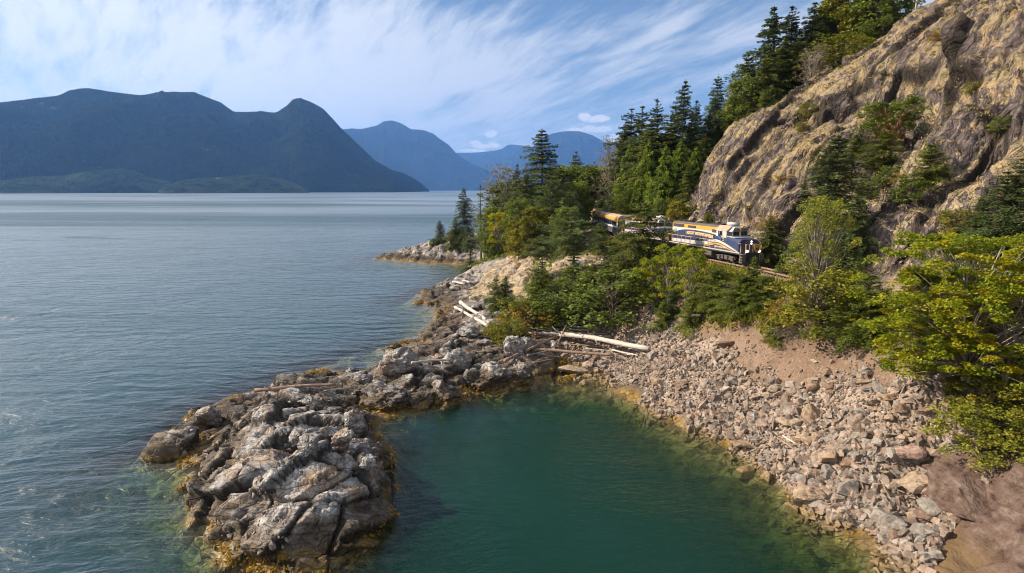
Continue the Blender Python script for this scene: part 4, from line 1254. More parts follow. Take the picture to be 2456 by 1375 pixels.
log((1468, 848), (1530, 860), 6, 'bleached', 'pale splintered plank under the thick white log', .3, .2, .7)
log((1505, 856), (1540, 872), 4, 'bleached', 'small pale stick pointing down the stony bank', .2, .2, .6)
log((612, 944), (806, 934), 10, 'brown', 'long straight pinkish brown log jutting over the sea from the islet', .15, .35, .75, onwater=2.05)
log((988, 897), (1113, 888), 6, 'bleached', 'thin pale pole lying across the neck boulders', 1.1, 1.2, .8)
log((1087, 681), (1114, 686), 6, 'bleached', 'pale log stub on the grassy rocks above the small inlet', .2, .2, .8)
log((1112, 678), (1127, 681), 5, 'bleached', 'short pale log end beside the stub above the small inlet', .2, .2, .8)
log((1846, 1048), (1929, 1107), 5, 'brown', 'reddish brown branch lying diagonally low on the stony bank', .25, .25, .5)
log((1877, 1057), (1911, 1078), 5, 'bleached', 'pale split stick beside the reddish brown branch', .3, .3, .7)
log((2229, 1094), (2288, 1137), 4, 'bleached', 'thin pale stick on boulders close to the bedrock slab', .4, .3, .7)
log((2121, 1181), (2170, 1199), 4, 'brown', 'short reddish stick between the veined and triangular boulders', .4, .4, .6)
log((2155, 1038), (2214, 1054), 9, 'brown', 'gnarled reddish brown root below the maple', .25, .2, .6, 2)
log((1587, 962), (1611, 973), 3, 'bleached', 'tiny pale stick on the lower bank near the water', .3, .2, .7)
log((1240, 800), (1345, 812), 4, 'grey', 'thin silver pole angled across the grey logs', .9, .7, .7)
log((1300, 806), (1450, 812), 5, 'grey', 'slim straight log half hidden behind the knotty log', .4, .5, .7)
log((1345, 832), (1455, 838), 5, 'brown', 'short brown log in the shadow under the thick white log', .2, .2, .8)
log((1405, 842), (1500, 852), 5, 'grey', 'grey pole lying on stones below the thick white log', .2, .25, .7)
log((1225, 838), (1300, 822), 4, 'brown', 'thin brown pole parallel to the propped log', .5, .8, .7)
log((1265, 862), (1340, 846), 4, 'grey', 'pale grey stick on top of the lowest long log', .4, .4, .6)
log((1370, 852), (1440, 846), 3, 'bleached', 'slender bleached stick among stones at the cove head', .2, .2, .6)
log((1512, 842), (1556, 858), 4, 'grey', 'broken grey stick at the tip of the thick white log', .2, .2, .6)

# ------------------------------------------------------------------ railway
RAIL_Z = 12.0
BALLAST = material('ballast', color=(0.21, 0.155, 0.12), rough=0.95, bump=(9, .9, .06))
STEEL = material('rail_steel', color=(0.30, 0.19, 0.13), rough=0.5, metal=0.4)
TIE = material('tie_wood', color=(0.13, 0.085, 0.06), rough=0.95)
seg = np.hypot(*np.diff(TP, axis=0).T); TS = np.concatenate([[0], np.cumsum(seg)])


def at_s(s):
    x, y = np.interp(s, TS, TP[:, 0]), np.interp(s, TS, TP[:, 1])
    x2, y2 = np.interp(s + .5, TS, TP[:, 0]), np.interp(s + .5, TS, TP[:, 1])
    x1, y1 = np.interp(s - .5, TS, TP[:, 0]), np.interp(s - .5, TS, TP[:, 1])
    t = Vector((x2 - x1, y2 - y1, 0)).normalized()
    return Vector((float(x), float(y), 0)), t


track = tag(link('railway_track', None, loc=(float(TP[0, 0]), float(TP[0, 1]), RAIL_Z)), 'single curving railway track on reddish brown ballast along the foot of the cliff', 'railway track')
SL = np.arange(2, TS[-1] - 1, 1.5)


def sweep(prof):
    V, F_ = [], []
    k = len(prof)
    for s in SL:
        c, t = at_s(s); nn = Vector((-t.y, t.x, 0))
        V += [c + nn * u + Vector((0, 0, w)) for u, w in prof]
    for i in range(len(SL) - 1):
        F_ += [(i * k + j, i * k + (j + 1) % k, (i + 1) * k + (j + 1) % k, (i + 1) * k + j) for j in range(k)]
    off = track.location
    return MB().add([tuple(v - off) for v in V], F_)


kid('ballast', sweep([(-2.4, 11.2), (-1.7, 11.72), (1.7, 11.72), (2.4, 11.2)]).mesh('ballast', BALLAST), track)
for sg in (-1, 1):
    kid('rail', sweep([(sg * .75 - .07, 11.83), (sg * .75 - .035, 12), (sg * .75 + .035, 12), (sg * .75 + .07, 11.83)]).mesh('rail', STEEL), track)
tb = MB(); tb.box(-.12, .12, -1.3, 1.3, -.11, .11); tie_me = tb.mesh('tie', TIE, 0.01)
s = 14.0; rest = MB()
while s < TS[-1] - 3:
    c, t = at_s(s)
    if s < 98:
        kid('sleeper', tie_me, track, loc=(c.x - track.location.x, c.y - track.location.y, 11.75 - RAIL_Z), rot=(0, 0, math.atan2(t.y, t.x)))
    else:
        nn = Vector((-t.y, t.x, 0)); pp = c - track.location; pp.z = 11.75 - RAIL_Z
        vv = [pp + t * a + nn * b + Vector((0, 0, w)) for a in (-.12, .12) for b in (-1.3, 1.3) for w in (-.11, .11)]
        rest.add(vv, [(0, 1, 3, 2), (4, 6, 7, 5), (0, 4, 5, 1), (2, 3, 7, 6), (0, 2, 6, 4), (1, 5, 7, 3)])
    s += 0.56
tag(kid('sleepers', rest.mesh('sleepers', TIE), track), kind='stuff')

# ------------------------------------------------------------------ the train



def weathered(col):
    def f(n, b):
        q = n.obj(); z = n.sep(q)[2]
        a = n.noise(n.map(q, scale=(1.5, 1.5, .35)), 2.2, 6, 0.65)
        dust = n.m('MAXIMUM', n.rng(n.m('ADD', z, n.m('MULTIPLY', a, -1.1)), 1.5, 0.7, 0, .55), n.rng(a, 0.5, 0.75, 0.10, 0.45))
        n.put(b.inputs['Base Color'], n.mix(dust, col, (0.20, 0.155, 0.12)))
        n.put(b.inputs['Roughness'], n.m('ADD', 0.4, n.m('MULTIPLY', dust, 0.5)))
    return f


NAVY = material('navy_paint', weathered((0.012, 0.034, 0.115)), spec=0.5)
WHITE = material('white_paint', weathered((0.56, 0.55, 0.53)), spec=0.4)
YEL = material('gold_paint', weathered((0.64, 0.33, 0.06)))
TANR = material('tan_roof', color=(0.42, 0.30, 0.22), rough=0.8)
DARKM = material('dark_metal', color=(0.035, 0.033, 0.032), rough=0.6)
GRIME = material('grimy_metal', color=(0.11, 0.095, 0.085), rough=0.8, bump=(6, .5, .03))
GRILLE = material('grille_metal', color=(0.10, 0.10, 0.10), rough=0.6)
RAILP = material('handrail_paint', color=(0.62, 0.36, 0.20), rough=0.5)
GLASSM = material('train_glass', color=(0.02, 0.028, 0.028), rough=0.08, spec=0.8)
LAMP = material('lamp_lit', color=(0.9, 0.85, 0.8), emit=((1.0, 0.88, 0.8), 1.6))
LETTER = material('gold_lettering', color=(0.85, 0.60, 0.30), rough=0.5)
GOLDD = material('dull_gold', color=(0.55, 0.38, 0.10), rough=0.4, metal=0.3)


def text_mesh(body, size, mat, offset=0.0, extrude=0.008, bend=None):
    cu = bpy.data.curves.new('lettering', 'FONT')
    cu.body = body; cu.size = size; cu.offset = offset; cu.extrude = extrude; cu.align_x = 'CENTER'; cu.space_character = 1.08
    o = bpy.data.objects.new('lettering', cu); COL.objects.link(o)
    bpy.context.view_layer.update()
    me = bpy.data.meshes.new_from_object(o.evaluated_get(bpy.context.evaluated_depsgraph_get()))
    bpy.data.objects.remove(o); bpy.data.curves.remove(cu)
    me.name = 'lettering'; me.materials.clear(); me.materials.append(mat)
    if bend:
        for v in me.vertices: v.co.y += bend(v.co.x)
    return me


def strip(x0, x1, lo, hi, y, th=0.012, k=30):
    """thin raised panel on a side wall, between the curves lo(x) and hi(x)"""
    q = MB(); xs = np.linspace(x0, x1, k)
    pr = [(float(x), float(lo(x))) for x in xs] + [(float(x), float(max(hi(x), lo(x) + .002))) for x in xs[::-1]]
    v = [(x, y, z) for x, z in pr] + [(x, y + th, z) for x, z in pr]
    m_ = len(pr)
    fs = []
    for i in range(k - 1):
        a, b_, c_, d_ = i, i + 1, m_ - 2 - i, m_ - 1 - i
        fs += [(a, b_, c_, d_), (a + m_, d_ + m_, c_ + m_, b_ + m_), (a, a + m_, b_ + m_, b_), (d_, c_, c_ + m_, d_ + m_)]
    fs += [(0, m_ - 1, 2 * m_ - 1, m_), (k - 1, k - 1 + m_, k + m_, k)]
    return q.add(v, fs)


def shield(cx, cz, w, h, y, th=.03, axis='x'):
    pr = [(-.5, .42), (-.25, .5), (0, .46), (.25, .5), (.5, .42), (.46, .05), (.38, -.25), (.2, -.42), (0, -.5), (-.2, -.42), (-.38, -.25), (-.46, .05)]
    return [(cx + a * w, cz + b_ * h) for a, b_ in pr]


def interp(pts):
    xs, zs = zip(*pts)
    return lambda x: np.interp(x, xs, zs)


def smooth_curve(pts):
    P = catmull(pts, 12)
    return lambda x: np.interp(x, P[:, 0], P[:, 1])


def wheelset(q, x, r=.5):
    q.tube([(x, -.82, r), (x, -.68, r)], [r, r], 20); q.tube([(x, .68, r), (x, .82, r)], [r, r], 20); q.tube([(x, -.7, r), (x, .7, r)], [.1, .1], 8)


def truck(root, x, base=2.75):
    q = MB()
    for sy in (-1, 1):
        y0, y1 = sorted((sy * .95, sy * 1.12))
        q.prism([(x - base / 2 - .55, .62), (x - base / 2 - .4, .85), (x - .7, .95), (x + .7, .95), (x + base / 2 + .4, .85), (x + base / 2 + .55, .62), (x + base / 2 + .3, .5), (x + .6, .42), (x - .6, .42), (x - base / 2 - .3, .5)], y0, y1, 'y')
        for k in (-1, 1):
            q.box(x + k * base / 2 - .22, x + k * base / 2 + .22, *sorted((sy * 1.125, sy * 1.24)), .32, .72)
            q.tube([(x + k * .45, sy * 1.2, .4), (x + k * .45, sy * 1.2, .95)], .11, 8)
            q.tube([(x + k * 1.05, sy * 1.22, .78), (x + k * 1.75, sy * 1.22, .78)], .09, 8)
    q.box(x - .35, x + .35, -.95, .95, .55, 1.0)
    t_ = kid('truck_frame', q.mesh('truck_frame', GRIME, .01), root)
    for k in (-1, 1):
        w = MB(); wheelset(w, x + k * base / 2); kid('wheelset', w.mesh('wheelset', DARKM), t_)


def locomotive(label):
    L = tag(link('locomotive'), label, 'locomotive', 'train on the coastal railway')
    q = MB(); q.box(-8.55, 8.75, -1.48, 1.48, 1.28, 1.60); kid('frame', q.mesh('frame', DARKM, .02), L)
    for sy in (-1, 1):
        q = MB(); q.box(-8.3, 8.5, *sorted((sy * 1.483, sy * 1.50)), 1.46, 1.60); kid('side_stripe', q.mesh('stripe', WHITE), L)
    # long hood
    hw = .95
    q = MB(); q.prism([(-hw, 1.6), (-hw, 4.25), (-hw + .22, 4.50), (hw - .22, 4.50), (hw, 4.25), (hw, 1.6)], -8.1, 3.6, 'x')
    kid('long_hood', q.mesh('long_hood', NAVY, .03), L)
    q = MB(); q.prism([(-hw - .012, 4.255), (-hw + .21, 4.515), (hw - .21, 4.515), (hw + .012, 4.255), (hw - .02, 4.255), (-hw + .02, 4.255)], -8.09, 3.59, 'x'); kid('hood_roof', q.mesh('hood_roof', GRIME), L)
    q = MB(); q.box(-8.05, 3.55, -.70, .70, 4.516, 4.54); kid('roof_walk', q.mesh('roof_walk', GRIME), L)
    arc = smooth_curve([(-8.1, 2.80), (-7, 3.10), (-5.4, 3.42), (-3.2, 3.55), (-.5, 3.52), (1.8, 3.38), (3.6, 3.18), (5, 2.95)])
    swt = smooth_curve([(-8.3, 2.02), (-5, 2.10), (-2, 2.16), (0.3, 2.28), (2.2, 2.62), (3.6, 2.78), (5.0, 2.62), (6.6, 2.18), (7.8, 1.80), (8.25, 1.64)])
    swb = smooth_curve([(-8.3, 1.62), (-3, 1.63), (-1.2, 1.66), (0.6, 1.85), (2.2, 2.28), (3.5, 2.48), (4.8, 2.36), (6.4, 1.98), (7.6, 1.70), (8.25, 1.61)])
    gt = smooth_curve([(-1.3, 1.63), (0.4, 1.78), (2.0, 2.17), (3.4, 2.38), (4.8, 2.26), (6.3, 1.89), (7.3, 1.66)])
    gb = smooth_curve([(-1.3, 1.61), (0.6, 1.64), (2.0, 1.92), (3.4, 2.16), (4.8, 2.08), (6.3, 1.76), (7.3, 1.62)])
    one = lambda c: (lambda x: c)
    for sy in (-1, 1):
        yh = sy * (hw + .014) if sy < 0 else hw + .002
        yc = sy * 1.514 if sy < 0 else 1.502
        kid('gold_band', strip(-8.09, 3.58, one(3.72), one(4.25), yh).mesh('gold_band', YEL), L)
        kid('white_band', strip(-8.09, 3.58, arc, one(3.717), yh).mesh('white_band', WHITE), L)
        kid('white_swoosh', strip(-8.09, 3.58, swb, swt, yh).mesh('white_swoosh', WHITE), L)
        kid('white_swoosh', strip(3.62, 8.2, swb, swt, yc).mesh('white_swoosh', WHITE), L)
        kid('gold_swoosh', strip(-1.2, 3.58, gb, gt, yh).mesh('gold_swoosh', YEL), L)
        kid('gold_swoosh', strip(3.62, 7.2, gb, gt, yc).mesh('gold_swoosh', YEL), L)
        rz = 0 if sy < 0 else math.pi
        kid('lettering', text_mesh('ROCKY MOUNTAINEER', .56, LETTER, .016, .012, lambda x: -.010 * x * x - (.02 * x if sy < 0 else -.02 * x)), L, loc=(-1.0, sy * (hw + .018), 2.93), rot=(RAD(90), 0, rz))
        kid('lettering', text_mesh('ROCKY MOUNTAINEER', .22, LETTER, .008, .01), L, loc=(4.7, sy * 1.52, 1.84), rot=(RAD(90), 0, rz))
        q = MB(); q.prism(shield(5.15, 2.98, .42, .62, 0), *sorted((sy * 1.503, sy * 1.53)), 'y'); sh = kid('shield_emblem', q.mesh('shield', YEL), L)
        q = MB(); q.prism([(4.99, 2.86), (5.08, 3.04), (5.15, 2.94), (5.23, 3.08), (5.31, 2.86)], *sorted((sy * 1.531, sy * 1.54)), 'y'); kid('mountain_mark', q.mesh('mark', NAVY), sh)
        # grilles on the hood
        for x0, x1, z0, z1 in ((-7.85, -6.35, 3.76, 4.2), (-6.3, -4.9, 3.76, 4.2), (-3.9, -1.9, 3.80, 4.12), (1.9, 3.3, 3.55, 3.95)):
            q = MB(); y0 = sy * (hw + .03)
            q.box(x0, x1, *sorted((y0, sy * hw)), z0, z1); gr = kid('grille', q.mesh('grille', DARKM), L)
            q = MB()
            for z in np.arange(z0 + .06, z1 - .02, .1): q.box(x0 + .03, x1 - .03, *sorted((y0 + sy * .001, y0 + sy * .02)), z, z + .04)
            kid('louvre', q.mesh('louvre', GRILLE), gr)
        # hood doors as seams
        q = MB()
        for x in np.arange(-7.6, 3.3, .72): q.box(x, x + .025, *sorted((sy * (hw + .002), sy * (hw + .022))), 1.75, 3.3)
        kid('door_seams', q.mesh('door_seams', DARKM), L)
        # walkway handrail
        q = MB(); yy = sy * 1.42
        q.tube([(-8.3, yy, 2.62), (3.5, yy, 2.62)], .035, 6)
        for x in np.linspace(-8.2, 3.4, 11): q.tube([(x, yy, 1.6), (x, yy, 2.62)], .03, 6)
        for sx in (-1, 1):
            e = sx * 8.62
            q.tube([(sx * 8.0, yy, 2.62), (sx * 8.5, yy, 2.66), (e, yy, 2.3), (e, yy * 1.02, .5)], .035, 6)
            q.tube([(e, sy * .7, 1.6), (e, sy * .7, 2.6), (e, sy * .25, 2.6), (e, sy * .25, 1.6)], .035, 6)
            q.tube([(sx * 8.95, sy * 1.0, .5), (sx * 8.95, sy * 1.0, 2.5), (sx * 8.75, sy * .95, 2.62)], .035, 6)
        kid('handrail', q.mesh('handrail', RAILP), L)
        for sx in (-1, 1):                     # corner steps
            q = MB(); x0, x1 = sorted((sx * 8.55, sx * 9.05))
            q.box(x0, x0 + .03, *sorted((sy * 1.0, sy * 1.5)), .35, 1.45); q.box(x1 - .03, x1, *sorted((sy * 1.0, sy * 1.5)), .35, 1.45)
            q.box(x0, x1, *sorted((sy * 1.0, sy * 1.03)), .35, 1.45)
            st = kid('step_well', q.mesh('step_well', NAVY), L)
            for z in (.38, .72, 1.06, 1.4):
                q = MB(); q.box(x0 + .02, x1 - .02, *sorted((sy * 1.04, sy * 1.52)), z, z + .04); kid('step', q.mesh('step', WHITE), st)
    # cab: full width with chamfered roof
    q = MB(); q.prism([(-1.5, 1.6), (-1.5, 4.0), (-.85, 4.55), (.85, 4.55), (1.5, 4.0), (1.5, 1.6)], 3.61, 5.75, 'x')
    cab = kid('cab', q.mesh('cab', WHITE, .03), L)
    for sy in (-1, 1):
        q = MB(); q.prism([(sy * 1.56, 3.98), (sy * 1.50, 4.06), (sy * .86, 4.60), (sy * .84, 4.56)], 3.4, 5.9, 'x'); kid('cab_roof_panel', q.mesh('roof_panel', TANR), L)
        q = MB(); q.add([], []); yc = sy * 1.503
        kid('cab_side', strip(3.62, 5.74, one(1.61), lambda x: 3.22 - .04 * (x - 3.6), yc if sy > 0 else yc - .006, .006).mesh('cab_side', NAVY), L)
        w = MB(); w.box(4.05, 4.95, *sorted((sy * 1.5, sy * 1.53)), 3.32, 3.92); fr = kid('side_window', w.mesh('side_window', GLASSM), L)
        w = MB(); w.box(3.98, 5.02, *sorted((sy * 1.5, sy * 1.545)), 3.26, 3.32); w.box(3.98, 5.02, *sorted((sy * 1.5, sy * 1.545)), 3.92, 3.98); w.box(3.98, 4.05, *sorted((sy * 1.5, sy * 1.545)), 3.32, 3.92); w.box(4.95, 5.02, *sorted((sy * 1.5, sy * 1.545)), 3.32, 3.92)
        kid('window_frame', w.mesh('frame', WHITE), fr)
    # angled windscreen block in front of the cab
    q = MB()
    v = []
    for x, zt in ((5.76, 0), (6.35, 0)):
        v += [(x, -1.42 if x < 6 else -1.1, 3.25), (x, 1.42 if x < 6 else 1.1, 3.25), (x, 1.42 if x < 6 else 1.1, 3.95), (x, .8, 4.45), (x, -.8, 4.45), (x, -1.42 if x < 6 else -1.1, 3.95)]
    q.add(v, [(0, 1, 2, 3, 4, 5), (11, 10, 9, 8, 7, 6), (0, 6, 7, 1), (1, 7, 8, 2), (2, 8, 9, 3), (3, 9, 10, 4), (4, 10, 11, 5), (5, 11, 6, 0)])
    fc_ = kid('windscreen_block', q.mesh('windscreen_block', WHITE, .02), L)
    for y0, y1 in ((-.98, -.12), (.12, .98)):
        q = MB(); q.box(6.352, 6.38, y0, y1, 3.42, 3.96); kid('windscreen', q.mesh('windscreen', GLASSM, .01), L)
        q = MB(); q.box(6.352, 6.42, y0 + .06, y1 - .06, 4.04, 4.30); nb = kid('number_board', q.mesh('number_board', DARKM, .02), L)
        kid('lettering', text_mesh('8012', .26, WHITE, .004, .004), nb, loc=(6.425, (y0 + y1) / 2, 4.08), rot=(RAD(90), 0, RAD(90)))
    for sy in (-1, 1):
        q = MB(); q.prism([(5.80, sy * 1.425), (6.33, sy * 1.135), (6.34, sy * 1.16), (5.81, sy * 1.45)], 3.42, 3.92, 'z'); kid('corner_window', q.mesh('corner_window', GLASSM), L)
    q = MB(); q.box(6.38, 6.5, -.1, .1, 3.95, 4.35); q.tube([(6.4, 0, 4.5), (6.9, 0, 4.5)], [.07, .11], 8); kid('bell_horn', q.mesh('bell_horn', YEL, .01), L)
    # nose: full width, front chamfered
    def nose_ring(x, w, zt, ch):
        return [(x, -w, 1.61), (x, -w, zt - ch), (x, -w + ch * 1.1, zt), (x, w - ch * 1.1, zt), (x, w, zt - ch), (x, w, 1.61)]
    r1, r2 = nose_ring(5.76, 1.5, 3.24, .10), nose_ring(8.2, 1.45, 3.10, .42)
    q = MB(); q.add(r1 + r2, [(0, 1, 2, 3, 4, 5), (11, 10, 9, 8, 7, 6)] + [(i, i + 6, (i + 1) % 6 + 6, (i + 1) % 6) for i in range(6)])
    kid('nose', q.mesh('nose', NAVY, .04), L)
    q = MB(); q.box(5.8, 7.1, -1.2, 1.2, 3.22, 3.26); kid('nose_top', q.mesh('nose_top', WHITE), L)
    for z in (2.86, 2.60):
        q = MB(); q.tube([(8.19, .28, z), (8.27, .28, z)], .10, 14); kid('headlight', q.mesh('headlight', LAMP), L)
    for y in (-.72, .98):
        q = MB(); q.tube([(8.9, y, 1.78), (9.0, y, 1.78)], .11, 14); q.box(8.75, 8.9, y - .12, y + .12, 1.6, 1.9); kid('ditch_light', q.mesh('ditch_light', LAMP), L)
    q = MB(); q.tube([(8.25, -.55, 2.82), (8.25, -.15, 2.82)], .02, 6); q.tube([(8.25, -.6, 2.45), (8.25, -.15, 2.45)], .02, 6); kid('grab_iron', q.mesh('grab_iron', WHITE), L)
    q = MB(); q.prism(shield(.52, 2.12, .82, 1.05, 0), 9.0, 9.04, 'x'); em = kid('front_shield', q.mesh('front_shield', GOLDD), L)
    q = MB(); q.prism([(.22, 1.9), (.4, 2.25), (.52, 2.08), (.66, 2.32), (.84, 1.9)], 9.041, 9.05, 'x'); kid('mountain_mark', q.mesh('mark', GRIME), em)
    # ends, coupler, plough
    for sx in (-1, 1):
        q = MB(); q.box(*sorted((sx * 8.76, sx * 8.98)), -.98, .98, .55, 1.6); kid('pilot', q.mesh('pilot', DARKM, .02), L)
        q = MB(); q.box(*sorted((sx * 8.9, sx * 9.35)), -.14, .14, .75, 1.05); q.tube([(sx * 9.0, -.35, 1.1), (sx * 9.2, -.38, .6), (sx * 9.4, -.3, .5)], .04, 6); kid('coupler', q.mesh('coupler', GRIME), L)
    q = MB(); q.prism([(8.99, .12), (9.25, .12), (8.99, .62)], -1.35, 1.35, 'y'); kid('snow_plough', q.mesh('snow_plough', DARKM), L)
    q = MB(); q.prism([(-1.45, .62), (-1.45, 1.1), (-1.2, 1.27), (1.2, 1.27), (1.45, 1.1), (1.45, .62), (1.1, .42), (-1.1, .42)], -2.6, 2.7, 'x'); kid('fuel_tank', q.mesh('fuel_tank', GRIME, .04), L)
    truck(L, -5.35); truck(L, 5.35)
    # roof equipment
    for x in (-7.3, -6.0, -4.7, -2.2, -.9):
        q = MB(); q.tube([(x, 0, 4.49), (x, 0, 4.72)], [.55, .55], 20); q.tube([(x, 0, 4.72), (x, 0, 4.76)], [.2, .2], 12); kid('roof_fan', q.mesh('roof_fan', DARKM), L)
    q = MB(); q.box(.3, 3.2, -.55, .55, 4.50, 4.68); kid('blower_housing', q.mesh('blower_housing', DARKM, .03), L)
    q = MB(); q.box(1.3, 1.9, -.25, .25, 4.68, 4.85); kid('exhaust_stack', q.mesh('exhaust_stack', GRIME, .02), L)
    q = MB(); q.box(4.2, 5.5, -.55, .55, 4.56, 4.98); kid('air_conditioner', q.mesh('air_conditioner', WHITE, .09, True), L)
    return L


def set_on_track(o, s_mid, half, z=RAIL_Z):
    a, _ = at_s(s_mid - half); b, _ = at_s(s_mid + half)
    d_ = (a - b).normalized()                      # forward is towards small s
    m_ = (a + b) / 2
    o.location = (m_.x, m_.y, z)
    o.rotation_euler = (0, 0, math.atan2(d_.y, d_.x))


S0 = float(np.interp(76.2, TP[:, 1], TS))
loco = locomotive('leading blue white and gold diesel locomotive with lit headlights and a white cab roof unit')
set_on_track(loco, S0, 6)
loco2 = copy_thing(loco)
tag(loco2, 'second blue white and gold diesel locomotive half hidden behind the hemlock')
set_on_track(loco2, S0 + 19.0, 6)
LAMP_OFF = material('lamp_unlit', color=(0.5, 0.5, 0.48), rough=.2)
for o_ in KIDS[loco2.name]:
    if 'light' in o_.name:
        o_.data = o_.data.copy(); o_.data.materials[0] = LAMP_OFF


def coach(label):
    C_ = tag(link('passenger_coach'), label, 'railway coach', 'coaches of the train')
    q = MB(); q.box(-12.8, 12.8, -1.5, 1.5, .95, 3.35); kid('body', q.mesh('body', NAVY, .05), C_)
    q = MB(); q.prism([(-1.52, 3.36), (-1.5, 3.75), (-1.25, 4.12), (-.7, 4.35), (.7, 4.35), (1.25, 4.12), (1.5, 3.75), (1.52, 3.36)], -12.8, 12.8, 'x'); kid('roof', q.mesh('roof', TANR, .02), C_)
    top = smooth_curve([(-12.8, 2.2), (-8, 2.9), (-2, 2.7), (4, 2.3), (9, 2.6), (12.8, 3.1)])
    bot = smooth_curve([(-12.8, 1.5), (-8, 2.1), (-2, 2.2), (4, 2.0), (9, 2.0), (12.8, 2.1)])
    gl = smooth_curve([(-12.8, 3.0), (-4, 3.3), (3, 3.32), (8, 3.25), (12.8, 2.95)])
    for sy in (-1, 1):
        y = -1.514 if sy < 0 else 1.502
        kid('white_swoosh', strip(-12.75, 12.75, bot, top, y).mesh('swoosh', WHITE), C_)
        kid('gold_band', strip(-12.75, 12.75, lambda x: max(float(gl(x)), float(top(x)) + .01), lambda x: 3.35, y).mesh('gold_band', YEL), C_)
        q = MB(); q.prism([(sy * 1.53, 3.36), (sy * 1.515, 3.76), (sy * 1.40, 3.93), (sy * 1.37, 3.90), (sy * 1.48, 3.74), (sy * 1.50, 3.36)], -12.8, 12.8, 'x'); kid('roof_edge', q.mesh('roof_edge', YEL), C_)
        for x in np.arange(-10.6, 10.7, 2.12):
            q = MB(); q.box(x - .75, x + .75, *sorted((sy * 1.515, sy * 1.53)), 2.35, 3.1); kid('window', q.mesh('window', GLASSM, .02), C_)
    for sx in (-1, 1):
        q = MB(); q.box(*sorted((sx * 12.8, sx * 13.1)), -.55, .55, 1.0, 3.3); kid('gangway', q.mesh('gangway', DARKM), C_)
    for x in np.arange(-10, 11, 4):
        q = MB(); q.box(x - .6, x + .6, -.45, .45, 4.352, 4.47); kid('roof_vent', q.mesh('vent', GRIME, .02), C_)
    q = MB(); q.box(-4, 4, -1.3, 1.3, .45, .949); kid('underframe', q.mesh('underframe', DARKM, .02), C_)
    truck(C_, -9.2); truck(C_, 9.2)
    return C_


c0 = coach('first coach behind the locomotives with a sunlit gold roof edge')
set_on_track(c0, S0 + 19 + 23.0, 9)
for i, lab in enumerate(['second coach entering the bend in the trees', 'third coach on the bend with a shaded roof', 'last visible coach vanishing behind the tall cedars']):
    c_ = copy_thing(c0); tag(c_, lab); set_on_track(c_, S0 + 42 + 26.6 * (i + 1), 9)
# driver at the open cab window
pm = bpy.data.meshes.new('person')
sk = [(0, 0, 0, .16), (0, 0, .28, .17), (0, 0, .46, .15), (0, 0, .54, .06), (.02, 0, .62, .075), (.03, 0, .74, .10), (.03, 0, .84, .07),
      (.02, -.2, .44, .07), (.12, -.3, .2, .05), (.36, -.26, .14, .04), (.46, -.25, .14, .045), (.02, .2, .44, .07), (.1, .26, .2, .05), (.34, .2, .1, .04),
      (.2, -.1, -.03, .1), (.5, -.11, .0, .075), (.2, .1, -.03, .1), (.5, .11, .0, .075), (.52, -.11, -.4, .05), (.52, .11, -.4, .05)]
pm.from_pydata([q_[:3] for q_ in sk], [(0, 1), (1, 2), (2, 3), (3, 4), (4, 5), (5, 6), (2, 7), (7, 8), (8, 9), (9, 10), (2, 11), (11, 12), (12, 13), (0, 14), (14, 15), (0, 16), (16, 17), (15, 18), (17, 19)], [])
po = link('person', pm)
po.modifiers.new('skin', 'SKIN')
ly = pm.skin_vertices[0]
for i_, q_ in enumerate(sk): ly.data[i_].radius = (q_[3], q_[3])
ly.data[0].use_root = True
po.modifiers.new('sub', 'SUBSURF').levels = 1
def person_nodes(n, b):
    x, y, z = n.sep(n.obj())
    c = n.mix(n.rng(z, .54, .57, 0, 1, False), (0.10, 0.16, 0.42), (0.55, 0.33, 0.24))
    c = n.mix(n.m('MULTIPLY', n.rng(z, .80, .82), 1.0), c, (0.06, 0.04, 0.03))
    n.put(b.inputs['Base Color'], c)
pm.materials.append(material('driver_clothes', person_nodes))
mw = Matrix.Translation(loco.location) @ loco.rotation_euler.to_matrix().to_4x4()
po.location = mw @ Vector((4.45, -1.62, 3.05)); po.rotation_euler = loco.rotation_euler; po.scale = (.95, .8, .95)
tag(po, 'driver in a blue shirt leaning at the side window of the leading locomotive', 'person')

# ------------------------------------------------------------------ foliage
def leaf_nodes(cols, transl=0.35, sat=1.0):
    def f(n, b):
        t_ = n.t
        tone = n.attr('tone')
        r = n.rand()
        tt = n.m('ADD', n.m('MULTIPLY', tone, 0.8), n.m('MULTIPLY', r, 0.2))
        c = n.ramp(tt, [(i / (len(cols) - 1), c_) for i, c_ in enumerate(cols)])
        n.put(b.inputs['Base Color'], c)
        b.inputs['Roughness'].default_value = 0.6
        b.inputs['Specular IOR Level'].default_value = 0.25
        tr = n.node('ShaderNodeBsdfTranslucent'); n.put(tr.inputs[0], n.mix(1.0, c, (1.5, 1.5, 0.8), 'MULTIPLY'))
        m = n.node('ShaderNodeMixShader'); m.inputs[0].default_value = transl
        t_.links.new(b.outputs[0], m.inputs[1]); t_.links.new(tr.outputs[0], m.inputs[2])
        t_.links.new(m.outputs[0], t_.nodes['Material Output'].inputs[0])
    return f


